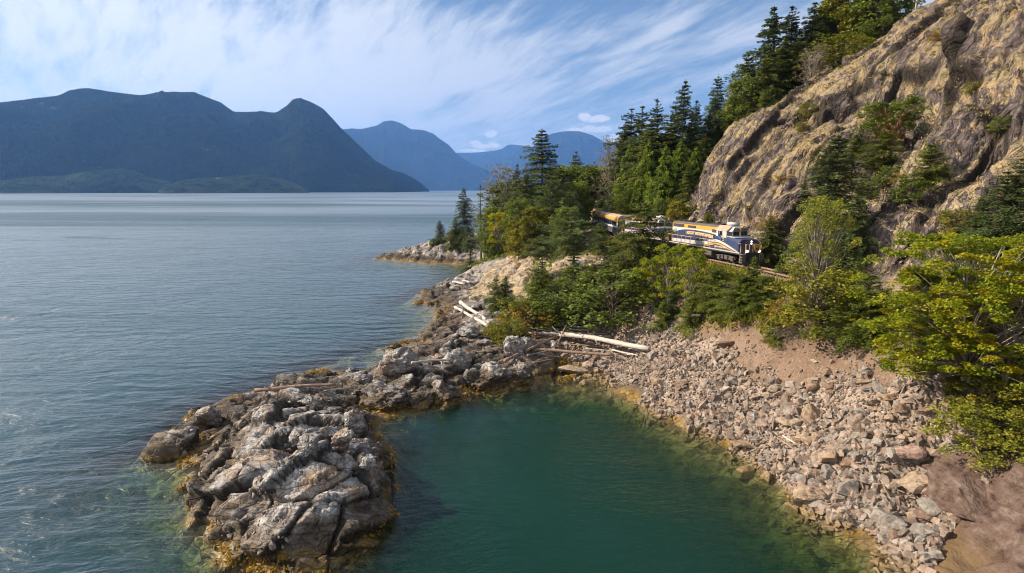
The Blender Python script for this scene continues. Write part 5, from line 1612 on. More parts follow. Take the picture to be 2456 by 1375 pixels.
LEAF = {
    'fir': material('fir_needles', leaf_nodes([(0.046, 0.060, 0.016), (0.098, 0.120, 0.026), (0.182, 0.195, 0.039), (0.286, 0.273, 0.058)], .3)),
    'dark': material('dark_needles', leaf_nodes([(0.035, 0.054, 0.019), (0.070, 0.097, 0.030), (0.128, 0.159, 0.046), (0.203, 0.223, 0.061)], .2)),
    'young': material('young_needles', leaf_nodes([(0.052, 0.077, 0.016), (0.103, 0.135, 0.021), (0.172, 0.199, 0.029), (0.286, 0.269, 0.039)], .25)),
    'cedar': material('cedar_sprays', leaf_nodes([(0.050, 0.083, 0.013), (0.119, 0.169, 0.020), (0.213, 0.269, 0.030), (0.338, 0.375, 0.044)], .28)),
    'pine': material('pine_needles', leaf_nodes([(0.054, 0.081, 0.030), (0.101, 0.135, 0.043), (0.162, 0.203, 0.061), (0.243, 0.257, 0.068)], .25)),
    'maple': material('maple_leaves', leaf_nodes([(0.066, 0.102, 0.008), (0.133, 0.177, 0.010), (0.232, 0.265, 0.012), (0.376, 0.310, 0.012), (0.532, 0.318, 0.012)], .35)),
    'gold': material('yellowing_leaves', leaf_nodes([(0.09, 0.14, 0.012), (0.19, 0.24, 0.014), (0.34, 0.32, 0.02), (0.50, 0.34, 0.02)], .35)),
    'birch': material('birch_leaves', leaf_nodes([(0.092, 0.123, 0.015), (0.162, 0.190, 0.022), (0.259, 0.266, 0.035), (0.389, 0.342, 0.040)], .35)),
    'alder': material('alder_leaves', leaf_nodes([(0.059, 0.086, 0.016), (0.111, 0.145, 0.024), (0.182, 0.216, 0.038), (0.287, 0.288, 0.047)], .3)),
    'shrub': material('shrub_leaves', leaf_nodes([(0.066, 0.082, 0.011), (0.132, 0.142, 0.016), (0.225, 0.207, 0.023), (0.397, 0.294, 0.034)], .3)),
    'autumn': material('autumn_leaves', leaf_nodes([(0.12, 0.09, 0.02), (0.24, 0.16, 0.03), (0.36, 0.22, 0.04), (0.44, 0.23, 0.05)], .3)),
    'dry': material('dry_twigs', leaf_nodes([(0.12, 0.10, 0.07), (0.20, 0.17, 0.12), (0.28, 0.23, 0.16), (0.34, 0.27, 0.19)], .2)),
    'straw': material('straw_grass', leaf_nodes([(0.30, 0.22, 0.10), (0.44, 0.33, 0.17), (0.56, 0.44, 0.25), (0.30, 0.27, 0.08)], .3)),
}
BARK = material('fir_bark', color=(0.13, 0.10, 0.08), rough=0.95)
BARKW = material('pale_bark', color=(0.33, 0.28, 0.23), rough=0.8)
BARKR = material('red_bark', color=(0.42, 0.20, 0.09), rough=0.6)


def leaves_mesh(name, c, d_, nrm, ln, wd, tone, mat, parent=None):
    """diamond shaped leaf faces: centre, long axis, normal, length, width"""
    d_ = d_ / (np.linalg.norm(d_, axis=1, keepdims=True) + 1e-9)
    s_ = np.cross(nrm, d_); s_ /= np.linalg.norm(s_, axis=1, keepdims=True) + 1e-9
    n2 = np.cross(d_, s_)
    ln, wd = ln[:, None], wd[:, None]
    v = np.stack([c - d_ * ln * .5, c + s_ * wd * .5 + n2 * wd * .12, c + d_ * ln * .5, c - s_ * wd * .5 + n2 * wd * .12], 1).reshape(-1, 3)
    f = np.arange(len(v)).reshape(-1, 4)
    return mesh_np(name, v, f, mat, False, {'tone': np.repeat(np.clip(tone, 0, 1), 4)})


def conifer_mesh(seed, H=20.0, width=0.24, start=0.06, whorls=36, per=6, up=0.25, droop=0.55, fan=0.42, leaf=(.55, .20), dens=9.0, mat='fir', irregular=0.25, gap=0.12,
                 profile='fir', bare=0.0, hang=0.0, top_sparse=0.0, bark=None):
    g = np.random.default_rng(seed)
    C_, D_, Nn, T_, LN = [], [], [], [], []
    tb = MB()
    bendx, bendy = g.normal(0, .012, 2) * H
    trunk = lambda z: np.array([bendx * (z / H) ** 2, bendy * (z / H) ** 2, z])
    tb.tube([trunk(z) for z in np.linspace(-1.0, H * .99, 9)], [H * .017 * (1 - .97 * max(0, z) / H) + .015 for z in np.linspace(-1.0, H * .99, 9)], 8)
    lop = g.normal(0, 1, 6)
    for i in range(whorls):
        u = (i + g.uniform(-.3, .3)) / whorls
        u = min(max(u, 0), .995)
        z0 = H * (start + (1 - start) * u)
        if profile == 'fir': pr = (1 - u) ** 0.78 * min(1, .45 + 2.6 * u) + .015
        elif profile == 'old': pr = (1 - u ** 2.2) * (.55 + .45 * math.sin(u * 9 + lop[0])) * min(1, .5 + 2 * u) + .04
        elif profile == 'cedar': pr = (1 - u) ** 0.72 * min(1, .75 + 1.2 * u) + .01
        elif profile == 'bush': pr = (1 - u) ** .55 * min(1, .8 + u) + .05
        else: pr = (1 - u) ** 1.0 + .02
        nb = per if g.random() > gap else max(1, per // 3)
        a0 = g.uniform(0, 6.28)
        for k in range(nb):
            if g.random() < gap * .6: continue
            a = a0 + 6.283 * k / nb + g.normal(0, .25)
            L = H * width * pr * (1 + irregular * g.normal()) * (1 + irregular * .6 * math.sin(a * 2 + lop[1] + u * 5))
            if L < .12: L = .12
            out = np.array([math.cos(a), math.sin(a), 0]); side = np.array([-out[1], out[0], 0])
            upk = up * (0.35 + 1.1 * u) + g.normal(0, .08); dr = droop * (1.1 - .7 * u) * (.7 + .6 * g.random())
            base = trunk(z0)
            if L > H * .05:
                ss = np.array([0, .4, .8])
                tb.tube([base + out * L * s + np.array([0, 0, L * (upk * s - dr * s * s)]) for s in ss], [L * .018 + .01, L * .012 + .006, .005], 3, False)
            m = int(dens * L * (4.2 if hang else 3.6) + 6)
            s = bare + (1 - bare) * g.random(m) ** .75
            w = fan * L * (1 - .80 * s) * np.minimum(1, s * 4)
            lat = g.uniform(-1, 1, m); lat = np.sign(lat) * np.abs(lat) ** .8 * w
            cen = base + out[None] * (L * s)[:, None] + side[None] * lat[:, None]
            cen[:, 2] += L * (upk * s - dr * s * s) - np.abs(lat) * .22 + g.normal(0, .035 * L + .03, m)
            if hang: cen[:, 2] -= hang * g.random(m) ** 1.5 * (.3 + L * .16)
            dd = out[None] * (.75 + .3 * g.random((m, 1))) + side[None] * (np.sign(lat) * (.55 + .5 * g.random(m)))[:, None] + np.array([0, 0, -.25 - hang * .9])[None] * g.random((m, 1))
            nn = np.array([0, 0, 1.0])[None] + g.normal(0, .42 + hang * .5, (m, 3)) + out[None] * .25
            C_.append(cen); D_.append(dd); Nn.append(nn)
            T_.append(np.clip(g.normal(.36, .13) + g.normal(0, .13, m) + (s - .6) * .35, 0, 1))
            LN.append(np.full(m, 1.0) * (.7 + .6 * g.random(m)) * (1 - .25 * u))
    # leader
    m = 26; z = H * (1 - .05 * g.random(m)); cen = np.stack([bendx + g.normal(0, .04, m) * H * .1, bendy + g.normal(0, .04, m) * H * .1, z], 1)
    C_.append(cen); D_.append(g.normal(0, 1, (m, 3)) * .5 + [0, 0, 1]); Nn.append(g.normal(0, 1, (m, 3))); T_.append(np.full(m, .4)); LN.append(np.full(m, .6))
    C_, D_, Nn, T_, LN = map(np.concatenate, (C_, D_, Nn, T_, LN))
    return (leaves_mesh('crown', C_, D_, Nn, leaf[0] * LN, leaf[1] * LN, T_, LEAF[mat]), tb.mesh('trunk', bark or BARK, smooth=True))


def broad_mesh(seed, H=8.0, spread=4.0, stems=4, mat='maple', bark=None, tips=150, per=90, cl=(.75, .28), leaf=(.26, .22), flat=.35, low=.25, tone=.45, lean=.0, clear=.2, dome=.6, twig=.35, up_n=1.0):
    """many stemmed broadleaf tree; leaf clusters sit at branch tips"""
    g = np.random.default_rng(seed)
    tb = MB(); C_, D_, Nn, T_, S_ = [], [], [], [], []
    stem_tips = []
    for i in range(stems):
        a = 6.283 * i / stems + g.normal(0, .4)
        r = spread * (.15 + .35 * g.random()) * (0 if stems == 1 else 1)
        h = H * (.72 + .25 * g.random())
        pts = [np.array([0.1 * math.cos(a), .1 * math.sin(a), -.8])]
        for k in range(1, 7):
            s = k / 6
            pts.append(np.array([r * math.cos(a) * s ** 1.2 + lean * s * H, r * math.sin(a) * s ** 1.2, h * s]) + g.normal(0, .012 * H, 3) * [1, 1, 0])
        r0 = H * (.022 if stems == 1 else .014)
        tb.tube(pts, [r0 * (1 - .85 * k / 6) for k in range(7)], 6)
        stem_tips.append(pts)
    for i in range(tips):
        # tip on an uneven dome
        u = g.random(); a = g.uniform(0, 6.283)
        zz = low + (1 - low) * g.random() ** .8
        rad = spread * math.sqrt(max(0.02, 1 - ((zz - dome * .75) / (1.02 - dome * .45)) ** 2)) * (.35 + .68 * g.random() ** .6) * (1 + .18 * math.sin(a * 3 + seed) + .14 * math.sin(a * 5 + zz * 7))
        tip = np.array([rad * math.cos(a) + lean * zz * H, rad * math.sin(a), H * zz])
        st = stem_tips[g.integers(stems)]
        hs = max(clear, zz - g.uniform(.12, .34)); p0 = st[min(6, max(1, int(hs * 6)))]
        mid = (p0 + tip) / 2 + np.array([0, 0, .06 * H * g.random()])
        tb.tube([p0, mid, tip], [H * .0045 + .008, H * .003 + .005, .005], 3, False)
        m = int(per * (.5 + g.random()))
        off = g.normal(0, 1, (m, 3)); off /= np.linalg.norm(off, axis=1, keepdims=True); off *= (g.random((m, 1)) ** .4)
        off = off * np.array([cl[0], cl[0], cl[1]]) * (.6 + .8 * g.random())
        tl = g.normal(0, .15, 2)
        off[:, 2] += off[:, 0] * tl[0] + off[:, 1] * tl[1] - .25 * (off[:, 0] ** 2 + off[:, 1] ** 2) / max(cl[0], .1)
        C_.append(tip + off)
        D_.append(g.normal(0, 1, (m, 3)) * [1, 1, .45]); Nn.append(g.normal(0, flat, (m, 3)) + [0, 0, up_n])
        tt = g.normal(tone, .14)
        T_.append(np.clip(tt + g.normal(0, .12, m), 0, 1)); S_.append(.6 + .7 * g.random(m))
    C_, D_, Nn, T_, S_ = map(np.concatenate, (C_, D_, Nn, T_, S_))
    return (leaves_mesh('crown', C_, D_, Nn, leaf[0] * S_, leaf[1] * S_, T_, LEAF[mat]), tb.mesh('trunk', bark or BARK, smooth=True))


# kinds of plant: (builder, nominal height, number of shapes)
PLANTS = {}


def kind(name, H, fn, seeds):
    PLANTS[name] = (H, [fn(s) for s in seeds])


kind('fir', 20, lambda s: conifer_mesh(s, 20, .30, .05, 40, 7, .30, .55, mat='fir', dens=9.0, gap=.12, irregular=.3), (1, 2))
kind('tall_fir', 24, lambda s: conifer_mesh(s, 24, .25, .10, 46, 6, .34, .5, mat='dark', dens=10, gap=.16, irregular=.34), (3, 4))
kind('layered_fir', 24, lambda s: conifer_mesh(s, 24, .33, .06, 34, 8, .24, .40, mat='dark', dens=10.0, profile='old', gap=.16, irregular=.34, leaf=(.62, .25)), (5, 6))
kind('sparse_pine', 19, lambda s: conifer_mesh(s, 19, .17, .34, 22, 4, .25, .3, mat='fir', dens=5.5, profile='old', gap=.35, irregular=.4, leaf=(.5, .2)), (7,))
kind('cedar', 20, lambda s: conifer_mesh(s, 20, .22, .02, 46, 8, .05, .35, mat='cedar', dens=8.5, profile='cedar', gap=.06, irregular=.28, hang=1.0, leaf=(.62, .2)), (8, 9))
kind('hemlock', 13, lambda s: conifer_mesh(s, 13, .42, .03, 28, 7, .18, .42, mat='fir', dens=19, profile='fir', gap=.14, irregular=.3, leaf=(.34, .13), hang=.25), (10,))
kind('shore_pine', 13, lambda s: conifer_mesh(s, 13, .42, .04, 26, 7, .20, .28, mat='pine', dens=14, profile='old', gap=.2, irregular=.35, leaf=(.34, .14)), (11, 12))
kind('blue_pine', 12, lambda s: conifer_mesh(s, 12, .27, .0, 26, 7, .45, .25, mat='pine', dens=11, profile='bush', gap=.08, irregular=.25, leaf=(.36, .14)), (13,))
kind('big_fir', 15, lambda s: conifer_mesh(s, 15, .36, .0, 36, 8, .26, .50, mat='dark', dens=14, profile='fir', gap=.12, irregular=.26, leaf=(.36, .13)), (14, 15))
kind('sapling', 4, lambda s: conifer_mesh(s, 4, .36, .0, 20, 7, .45, .35, mat='young', dens=26, profile='plain', gap=.06, irregular=.2, leaf=(.20, .06)), (16, 17))
kind('dense_fir', 6, lambda s: conifer_mesh(s, 6, .42, .0, 22, 8, .42, .38, mat='young', dens=19, profile='bush', gap=.06, irregular=.32, leaf=(.26, .085)), (18, 19))
kind('maple', 12, lambda s: broad_mesh(s, 12, 6.6, 7, 'maple', BARKW, 300, 190, (.72, .26), (.21, .17), .38, .12, .46, dome=.72), (20,))
kind('small_maple', 7.5, lambda s: broad_mesh(s, 7.5, 2.7, 3, 'maple', BARKW, 125, 100, (.55, .22), (.20, .16), .4, .22, .5), (21, 22))
kind('gold_maple', 7.5, lambda s: broad_mesh(s, 7.5, 1.9, 2, 'gold', BARKW, 90, 70, (.5, .22), (.20, .16), .4, .3, .6), (23,))
kind('birch', 12.5, lambda s: broad_mesh(s, 12.5, 2.5, 2, 'birch', BARKW, 210, 60, (.5, .42), (.17, .12), .9, .12, .45, dome=.55, up_n=.7), (24,))
kind('alder', 10, lambda s: broad_mesh(s, 10, 3.4, 3, 'alder', BARK, 190, 60, (.75, .5), (.34, .24), .6, .10, .45), (25, 26))
kind('lime_alder', 10, lambda s: broad_mesh(s, 10, 3.2, 3, 'shrub', BARK, 190, 60, (.7, .45), (.34, .24), .6, .08, .5), (27,))
kind('bush', 3, lambda s: broad_mesh(s, 3, 1.7, 5, 'shrub', BARK, 100, 42, (.36, .26), (.17, .11), .7, .03, .5), (28, 29))
kind('lime_bush', 3, lambda s: broad_mesh(s, 3, 1.9, 5, 'birch', BARK, 130, 52, (.36, .26), (.14, .09), .7, .03, .6), (38,))
kind('dark_bush', 3, lambda s: broad_mesh(s, 3, 1.8, 5, 'alder', BARK, 100, 42, (.38, .28), (.18, .12), .7, .03, .35), (30, 31))
kind('autumn_bush', 2, lambda s: broad_mesh(s, 2, 1.3, 5, 'autumn', BARK, 60, 34, (.32, .22), (.15, .1), .8, .03, .5), (32,))
kind('arbutus', 7, lambda s: broad_mesh(s, 7, 3.0, 2, 'alder', BARKR, 110, 60, (.6, .38), (.28, .17), .6, .38, .35, dome=.75), (33,))
kind('pale_tree', 9, lambda s: broad_mesh(s, 9, 2.6, 2, 'dry', BARKW, 110, 26, (.7, .35), (.3, .08), .9, .3, .4), (34,))
kind('dry_brush', 2, lambda s: broad_mesh(s, 2, 1.6, 7, 'dry', BARKW, 110, 10, (.3, .2), (.2, .04), 1.0, .05, .5), (35,))


BASES = {1928: (1950, 800), 1965: (1968, 790), 1990: (1995, 822), 2052: (2068, 812), 2085: (2108, 818), 1856: (1858, 815), 1885: (1895, 812), 1656: (1655, 787), 1585: (1590, 787),
         1712: (1715, 742), 1797: (1800, 742), 1755: (1778, 757), 1822: (1832, 742), 1562: (1568, 745), 1610: (1605, 738), 1640: (1652, 748), 1600: (1610, 762), 1535: (1538, 705), 1500: (1492, 735),
         2305: (2312, 935), 2150: (2225, 880), 2420: (2415, 925), 2240: (2262, 925), 2395: (2400, 1000), 2330: (2365, 1100), 2415: (2425, 1070), 2270: (2290, 945), 2445: (2412, 705), 2350: (2335, 700),
         2396: (2378, 690), 1968: (1985, 655), 2040: (2042, 660), 1872: (1872, 668), 1880: (1882, 765), 1830: (1838, 645), 1376: (1375, 705), 1300: (1300, 690), 1215: (1212, 745), 1185: (1190, 745), 1235: (1237, 770)}


def plant(kd, px, py, t, label, base=None, cat='tree', group=None, wide=1.0, name=None, vz=None, height=None):
    """top of the plant at photo pixel (px, py) and depth t; it stands on the ground below"""
    top = D(px, py, t)
    bq = hit(*BASES[px]) if px in BASES and t < 90 else None
    if bq is not None:
        r_ = ray(px, py); top = np.array([bq.x, bq.y, CAM_H + bq.y * r_[2] / r_[1]])
    gz = ground(top[0], top[1])
    H = top[2] - gz if height is None else height
    if H < 0.6: H = 0.6
    Hn, shapes = PLANTS[kd]
    cr, tk = shapes[int(abs(px * 3 + py)) % len(shapes)]
    s = H / Hn
    nm = name or {'maple': 'maple_tree', 'small_maple': 'maple_tree', 'gold_maple': 'maple_tree', 'birch': 'birch_tree', 'alder': 'alder_tree', 'lime_alder': 'alder_tree', 'cedar': 'cedar_tree', 'bush': 'shrub', 'lime_bush': 'shrub',
                  'dark_bush': 'shrub', 'lime_bush': 'shrub', 'autumn_bush': 'shrub', 'dry_brush': 'dry_shrub', 'sparse_pine': 'pine_tree', 'shore_pine': 'pine_tree', 'blue_pine': 'pine_tree', 'hemlock': 'hemlock_tree',
                  'arbutus': 'arbutus_tree', 'pale_tree': 'bare_tree'}.get(kd, 'fir_tree')
    if nm in ('shrub', 'dry_shrub'): cat = 'shrub'
    o = link(nm, None, loc=(top[0], top[1], gz - .1), rot=(0, 0, (px * 1.7 + py) % 6.28), scale=(s * wide, s * wide, s))
    tag(o, label, cat, group)
    kid('crown' if cat == 'tree' else 'foliage', cr, o); kid('trunk' if cat == 'tree' else 'stems', tk, o)
    return o


G1, G2, G3, G4, G5 = 'trees on the headland', 'forest behind the train', 'trees along the ridge', 'trees between cove and railway', 'plants on the cliff'
TREES = [
    # headland and point
    ('big_fir', 1055, 527, 172, 'small dark fir standing alone near the tip of the rocky point', G1, 1.1),
    ('dark_bush', 1082, 556, 170, 'low dark shrub next to the lone fir on the rocky point', G1, 1.3),
    ('dark_bush', 1040, 572, 172, 'tiny shrub at the seaward foot of the lone fir', G1, 1.2),
    ('big_fir', 1113, 447, 164, 'tall dark fir with layered branches, first of the trees from the point', G1, .75),
    ('fir', 1092, 520, 166, 'fir of middle height leaning over the point rocks', G1, 1.1),
    ('sparse_pine', 1152, 441, 128, 'thin pine with long bare trunk beside the small inlet', G1, .9),
    ('sparse_pine', 1168, 452, 131, 'second thin pine with bare trunk just behind the first', G1, .9),
    ('shore_pine', 1128, 560, 140, 'broad low pine hanging over the small inlet', G1, 1.0),
    ('alder', 1190, 498, 126, 'olive green alder behind the thin pines', G1, 1.0),
    ('gold_maple', 1196, 505, 117, 'tree draped in yellow green leaves at the edge of the golden slope', G1, 1.0),
    ('alder', 1178, 560, 119, 'dark alder filling the gap at the top of the golden slope', G1, 1.0),
    ('pale_tree', 1215, 398, 140, 'sparse brownish tree with feathery crown against the water', G1, 1.2),
    ('alder', 1222, 440, 142, 'dark broadleaf tree under the feathery brown crown', G1, 1.0),
    ('tall_fir', 1236, 392, 126, 'slender fir between feathery tree and the tallest headland fir', G1, .9),
    ('big_fir', 1303, 308, 118, 'tallest and broadest dark fir of the headland', G1, 1.15),
    ('big_fir', 1262, 410, 118, 'fir half hidden on the seaward side of the tallest headland fir', G1, 1.0),
    ('fir', 1345, 400, 124, 'fir on the landward side of the tallest headland fir', G1, 1.1),
    ('tall_fir', 1383, 362, 172, 'small pointed fir rising behind the round treetops', G1, 1.1),
    ('tall_fir', 1425, 388, 182, 'faint pointed fir top in front of the far mountain', G1, 1.1),
    ('alder', 1365, 402, 150, 'round topped dark tree in shade behind the tallest headland fir', G1, 1.3),
    ('alder', 1408, 400, 154, 'round topped olive tree beside the bend of the train', G1, 1.3),
    ('alder', 1440, 412, 160, 'last round tree before the tall cedars', G1, 1.2),
    ('alder', 1380, 440, 128, 'shaded tree standing over the coaches', G1, 1.0),
    ('alder', 1352, 455, 118, 'dark tree in the hollow beside the train', G1, 1.0),
    ('blue_pine', 1322, 422, 106, 'bluish green young pine in the middle of the headland', G1, 1.15),
    ('blue_pine', 1366, 460, 108, 'second bluish green pine close to the train', G1, 1.0),
    ('lime_alder', 1282, 498, 102, 'yellow green alder above the golden slope', G1, 1.0),
    ('alder', 1242, 480, 112, 'olive alder between yellow green alder and draped tree', G1, .9),
    ('lime_alder', 1245, 530, 105, 'small yellow green tree at the crest of the golden slope', G1, 1.0),
    ('alder', 1360, 498, 96, 'alder beside the first coach', G1, .9),
    ('shore_pine', 1376, 500, 84, 'large open pine with pale trunk in front of the golden slope', G4, 1.15),
    ('shore_pine', 1300, 560, 86, 'bushy pine covering the lower part of the golden slope', G4, 1.05),
    ('dense_fir', 1290, 640, 80, 'dense young fir above the driftwood', G4, .9),
    ('dark_bush', 1335, 690, 79, 'dark shrub on the knoll above the driftwood', G4, 1.5),
    ('sapling', 1215, 660, 84, 'bushy fir at the left foot of the golden slope', G4, 1.2),
    ('dense_fir', 1185, 668, 86, 'dark fir clump above the bleached poles', G4, .9),
    ('sapling', 1235, 720, 75, 'spindly young fir over the low shrubs', G4, .9),
    ('bush', 1250, 715, 79, 'leafy shrub between the fir clump and knoll', G4, 1.3),
    ('bush', 1228, 772, 72, 'bright green shrub at the end of the driftwood pile', G4, 1.3),
    ('bush', 1195, 775, 74, 'low green shrub at the butt of the bleached poles', G4, 1.3),
    ('autumn_bush', 1270, 735, 77, 'orange brown brush below the fir clump', G4, 1.3),
    ('dark_bush', 1400, 640, 85, 'dark undergrowth shrub under the large open pine', G4, 1.8),
    ('dark_bush', 1440, 655, 82, 'dark shrub in the shaded hollow beside the knoll', G4, 1.5),
    ('dense_fir', 1440, 535, 93, 'pale green fir directly in front of the first coach', G4, 1.0),
    ('dense_fir', 1470, 580, 84, 'bright green fir below the coach end', G4, 1.0),
    ('hemlock', 1535, 478, 75, 'hemlock with drooping sprays standing in front of the second locomotive', G4, 1.15),
    ('hemlock', 1500, 600, 72, 'lower hemlock spreading beside the hemlock at the locomotive', G4, 1.2),
    ('dark_bush', 1480, 650, 74, 'shaded shrub under the hemlocks', G4, 1.5),
    ('small_maple', 1562, 620, 63, 'yellow green maple in front of the locomotives', G4, 1.0),
    ('small_maple', 1610, 588, 67, 'maple reaching up to the handrail of the leading locomotive', G4, .85),
    ('gold_maple', 1640, 590, 64, 'yellowing maple with visible pale stems beside the locomotive', G4, .9),
    ('big_fir', 1600, 690, 62, 'dark fir in the shade under the maples', G4, 1.1),
    ('sapling', 1656, 690, 58.5, 'pointed young fir on the stony brow', G4, 1.1),
    ('sapling', 1585, 715, 60.5, 'bushy young fir at the lower edge of the maples', G4, 1.25),
    ('dense_fir', 1712, 640, 60.5, 'spreading green fir below the locomotive truck', G4, 1.15),
    ('sapling', 1797, 612, 56.5, 'pointed blue green fir in front of the locomotive nose', G4, 1.1),
    ('dense_fir', 1755, 655, 56.5, 'largest dense fir on the brow of the stony bank', G4, 1.25),
    ('dense_fir', 1822, 660, 54.5, 'dense fir between the pointed fir and birch', G4, 1.1),
    ('sapling', 1872, 610, 60, 'small blue green fir beside the track ahead of the train', G4, 1.0),
    ('sapling', 1856, 752, 50.5, 'little light green fir alone on bare soil', G4, 1.3),
    ('dry_brush', 1885, 770, 50, 'tangle of dry twigs beside the little light green fir', G4, 1.4),
    ('birch', 1928, 474, 51, 'slender pale stemmed birch ahead of the locomotive', G4, 1.0),
    ('bush', 1965, 640, 49, 'yellow green shrub at the foot of the birch', G4, 1.2),
    ('dry_brush', 1990, 775, 49, 'dry grey brush under the birch', G4, 1.4),
    ('autumn_bush', 1880, 720, 54, 'rust coloured brush between dense fir and birch', G4, 1.3),
    ('dense_fir', 2052, 655, 47.5, 'dark fir filling the space between birch and big maple', G4, 1.25),
    ('dense_fir', 2085, 690, 44.5, 'dark fir leaning against the big maple', G4, 1.1),
    ('big_fir', 1968, 312, 63, 'large dark fir rising behind the birch', G5, 1.1),
    ('big_fir', 2040, 470, 60, 'shaded fir at the right foot of the large dark fir', G5, 1.0),
    ('fir', 1830, 512, 71, 'narrow young fir beyond the locomotive nose', G5, 1.2),
    ('maple', 2305, 560, 41, 'big spreading yellow green maple with many pale stems', G4, 1.0),
    ('small_maple', 2150, 640, 39.5, 'outer maple reaching left over the bare gravel', G4, 1.1),
    ('small_maple', 2420, 650, 36.5, 'maple at the edge of view with orange tinted leaves', G4, 1.3),
    ('small_maple', 2240, 745, 37, 'low branching maple over the top of the stony bank', G4, 1.1),
    ('big_fir', 2445, 372, 46, 'large dark fir on the cliff foot behind the maple', G5, 1.15),
    ('big_fir', 2350, 468, 47, 'spreading dark fir with long side branches behind the maple', G5, 1.15),
    ('big_fir', 2396, 405, 44, 'middle dark fir of the three behind the maple', G5, 1.2),
    ('bush', 2395, 905, 33, 'dark green shrub under the maple beside the bedrock slab', G4, 1.5),
    ('lime_bush', 2330, 965, 31.5, 'low bright yellow green bush at the top of the bedrock slab', G4, 1.15),
    ('bush', 2415, 985, 30.5, 'green bush behind the low bright bush', G4, 1.4),
    ('bush', 2270, 905, 37, 'small shrub in front of the maple stems', G4, 1.2),
    # forest behind the train
    ('pale_tree', 1470, 328, 142, 'thin spiky fir silhouetted against the far mountain', G2, .7),
    ('tall_fir', 1515, 258, 138, 'pointed fir at the seaward end of the forest behind the train', G2, 1.05),
    ('tall_fir', 1543, 252, 128, 'twin pointed fir next to the seaward one', G2, 1.05),
    ('cedar', 1488, 330, 150, 'dark cedar at the outer edge of the forest', G2, 1.0),
    ('cedar', 1512, 345, 130, 'cedar with bright lime green flank', G2, 1.05),
    ('cedar', 1555, 330, 116, 'broad cedar in the middle of the forest behind the train', G2, 1.05),
    ('tall_fir', 1586, 234, 122, 'very slender fir top between twin firs and layered fir', G2, .8),
    ('big_fir', 1641, 190, 117, 'tallest layered fir of the forest behind the train', G2, .72),
    ('tall_fir', 1620, 250, 121, 'fir crowding the tallest layered fir from the sea side', G2, 1.0),
    ('tall_fir', 1672, 240, 122, 'fir standing between the two layered firs', G2, 1.0),
    ('big_fir', 1722, 176, 124, 'layered fir with drooping top at the upper edge of the cliff', G2, .7),
    ('tall_fir', 1700, 262, 122, 'bare stemmed fir near the upper edge of the cliff', G2, .8),
    ('fir', 1745, 240, 128, 'dark fir behind the cliff shoulder', G2, 1.0),
    ('cedar', 1600, 345, 107, 'cedar standing over the leading coach roof', G2, 1.05),
    ('cedar', 1635, 330, 109, 'cedar close to the left edge of the cliff', G2, 1.0),
    ('cedar', 1575, 420, 109, 'low bright cedar behind the second locomotive', G2, 1.15),
    ('cedar', 1530, 415, 129, 'low cedar behind the first coach', G2, 1.15),
    ('fir', 1652, 395, 100, 'green fir with pale stem near the cliff foot', G2, 1.1),
    ('cedar', 1485, 420, 152, 'dark cedar beside the bend in the track', G2, 1.1),
    ('lime_alder', 1630, 484, 95, 'round yellow green tree right behind the leading locomotive', G2, 1.0),
    ('alder', 1592, 478, 104, 'broadleaf tree behind the gap of the two locomotives', G2, .9),
    ('dark_bush', 1690, 440, 99, 'brownish bush against the left edge of the cliff', G2, 1.2),
    ('lime_alder', 1700, 512, 88, 'small yellow green shrubby tree at the cliff foot', G2, 1.0),
    ('alder', 1668, 490, 94, 'dark shrubby tree between the yellow green ones', G2, .9),
    ('cedar', 1466, 400, 168, 'shaded cedar over the last coach', G2, 1.0),
    ('cedar', 1455, 430, 185, 'distant shaded cedar where the train disappears', G2, 1.2),
    ('fir', 1500, 300, 145, 'fir filling the seaward forest edge below the twin firs', G2, 1.2),
    ('fir', 1562, 285, 119, 'fir between the twin firs and the slender top', G2, 1.2),
    ('fir', 1610, 295, 118, 'fir directly left of the tallest layered fir trunk', G2, 1.2),
    ('fir', 1658, 285, 119, 'fir directly right of the tallest layered fir trunk', G2, 1.2),
    ('fir', 1692, 320, 115, 'dark fir touching the cliff edge halfway up', G2, 1.1),
    ('cedar', 1668, 350, 107, 'cedar in front of the cliff edge', G2, 1.1),
    ('fir', 1725, 255, 125, 'fir behind the drooping layered fir', G2, 1.1),
    # ridge
    ('fir', 1797, 128, 126, 'light green airy fir at the lower end of the ridge', G3, 1.0),
    ('alder', 1790, 190, 121, 'light green broadleaf tree at the lower end of the ridge', G3, .8),
    ('fir', 1762, 215, 126, 'dark fir low on the ridge beside the airy fir', G3, 1.0),
    ('tall_fir', 1866, 8, 130, 'first tall fir on the ridge, standing clear against the sky', G3, 1.2),
    ('tall_fir', 1908, 14, 132, 'thin see through fir second along the ridge', G3, 1.0),
    ('tall_fir', 1953, 4, 132, 'dense pointed fir third along the ridge', G3, 1.2),
    ('tall_fir', 1982, 2, 136, 'fir fourth along the ridge', G3, 1.1),
    ('tall_fir', 2010, -20, 138, 'fir on the ridge cut by the top of the picture', G3, 1.1),
    ('fir', 1842, 120, 124, 'broad fir hugging the ridge below the clear fir', G3, 1.1),
    ('fir', 1885, 90, 126, 'green leaning fir among the ridge firs', G3, 1.1),
    ('fir', 1925, 80, 128, 'low fir between first firs and the bare tree', G3, 1.1),
    ('fir', 1975, 60, 130, 'dark fir behind the small bare tree', G3, 1.1),
    ('pale_tree', 1953, 108, 119, 'small bare white tree at the ridge edge', G3, 1.0),
    ('fir', 1822, 165, 119, 'yellowish green fir above the cliff shoulder', G3, 1.0),
    ('dense_fir', 1840, 215, 113, 'bright green small fir at the cliff shoulder', G3, 1.0),
    ('lime_alder', 2040, -10, 134, 'light green tree high on the ridge', G3, 1.1),
    ('fir', 2095, -60, 130, 'dense dark fir high on the ridge', G3, 1.2),
    ('fir', 2060, -30, 136, 'dark fir behind the high ridge trees', G3, 1.2),
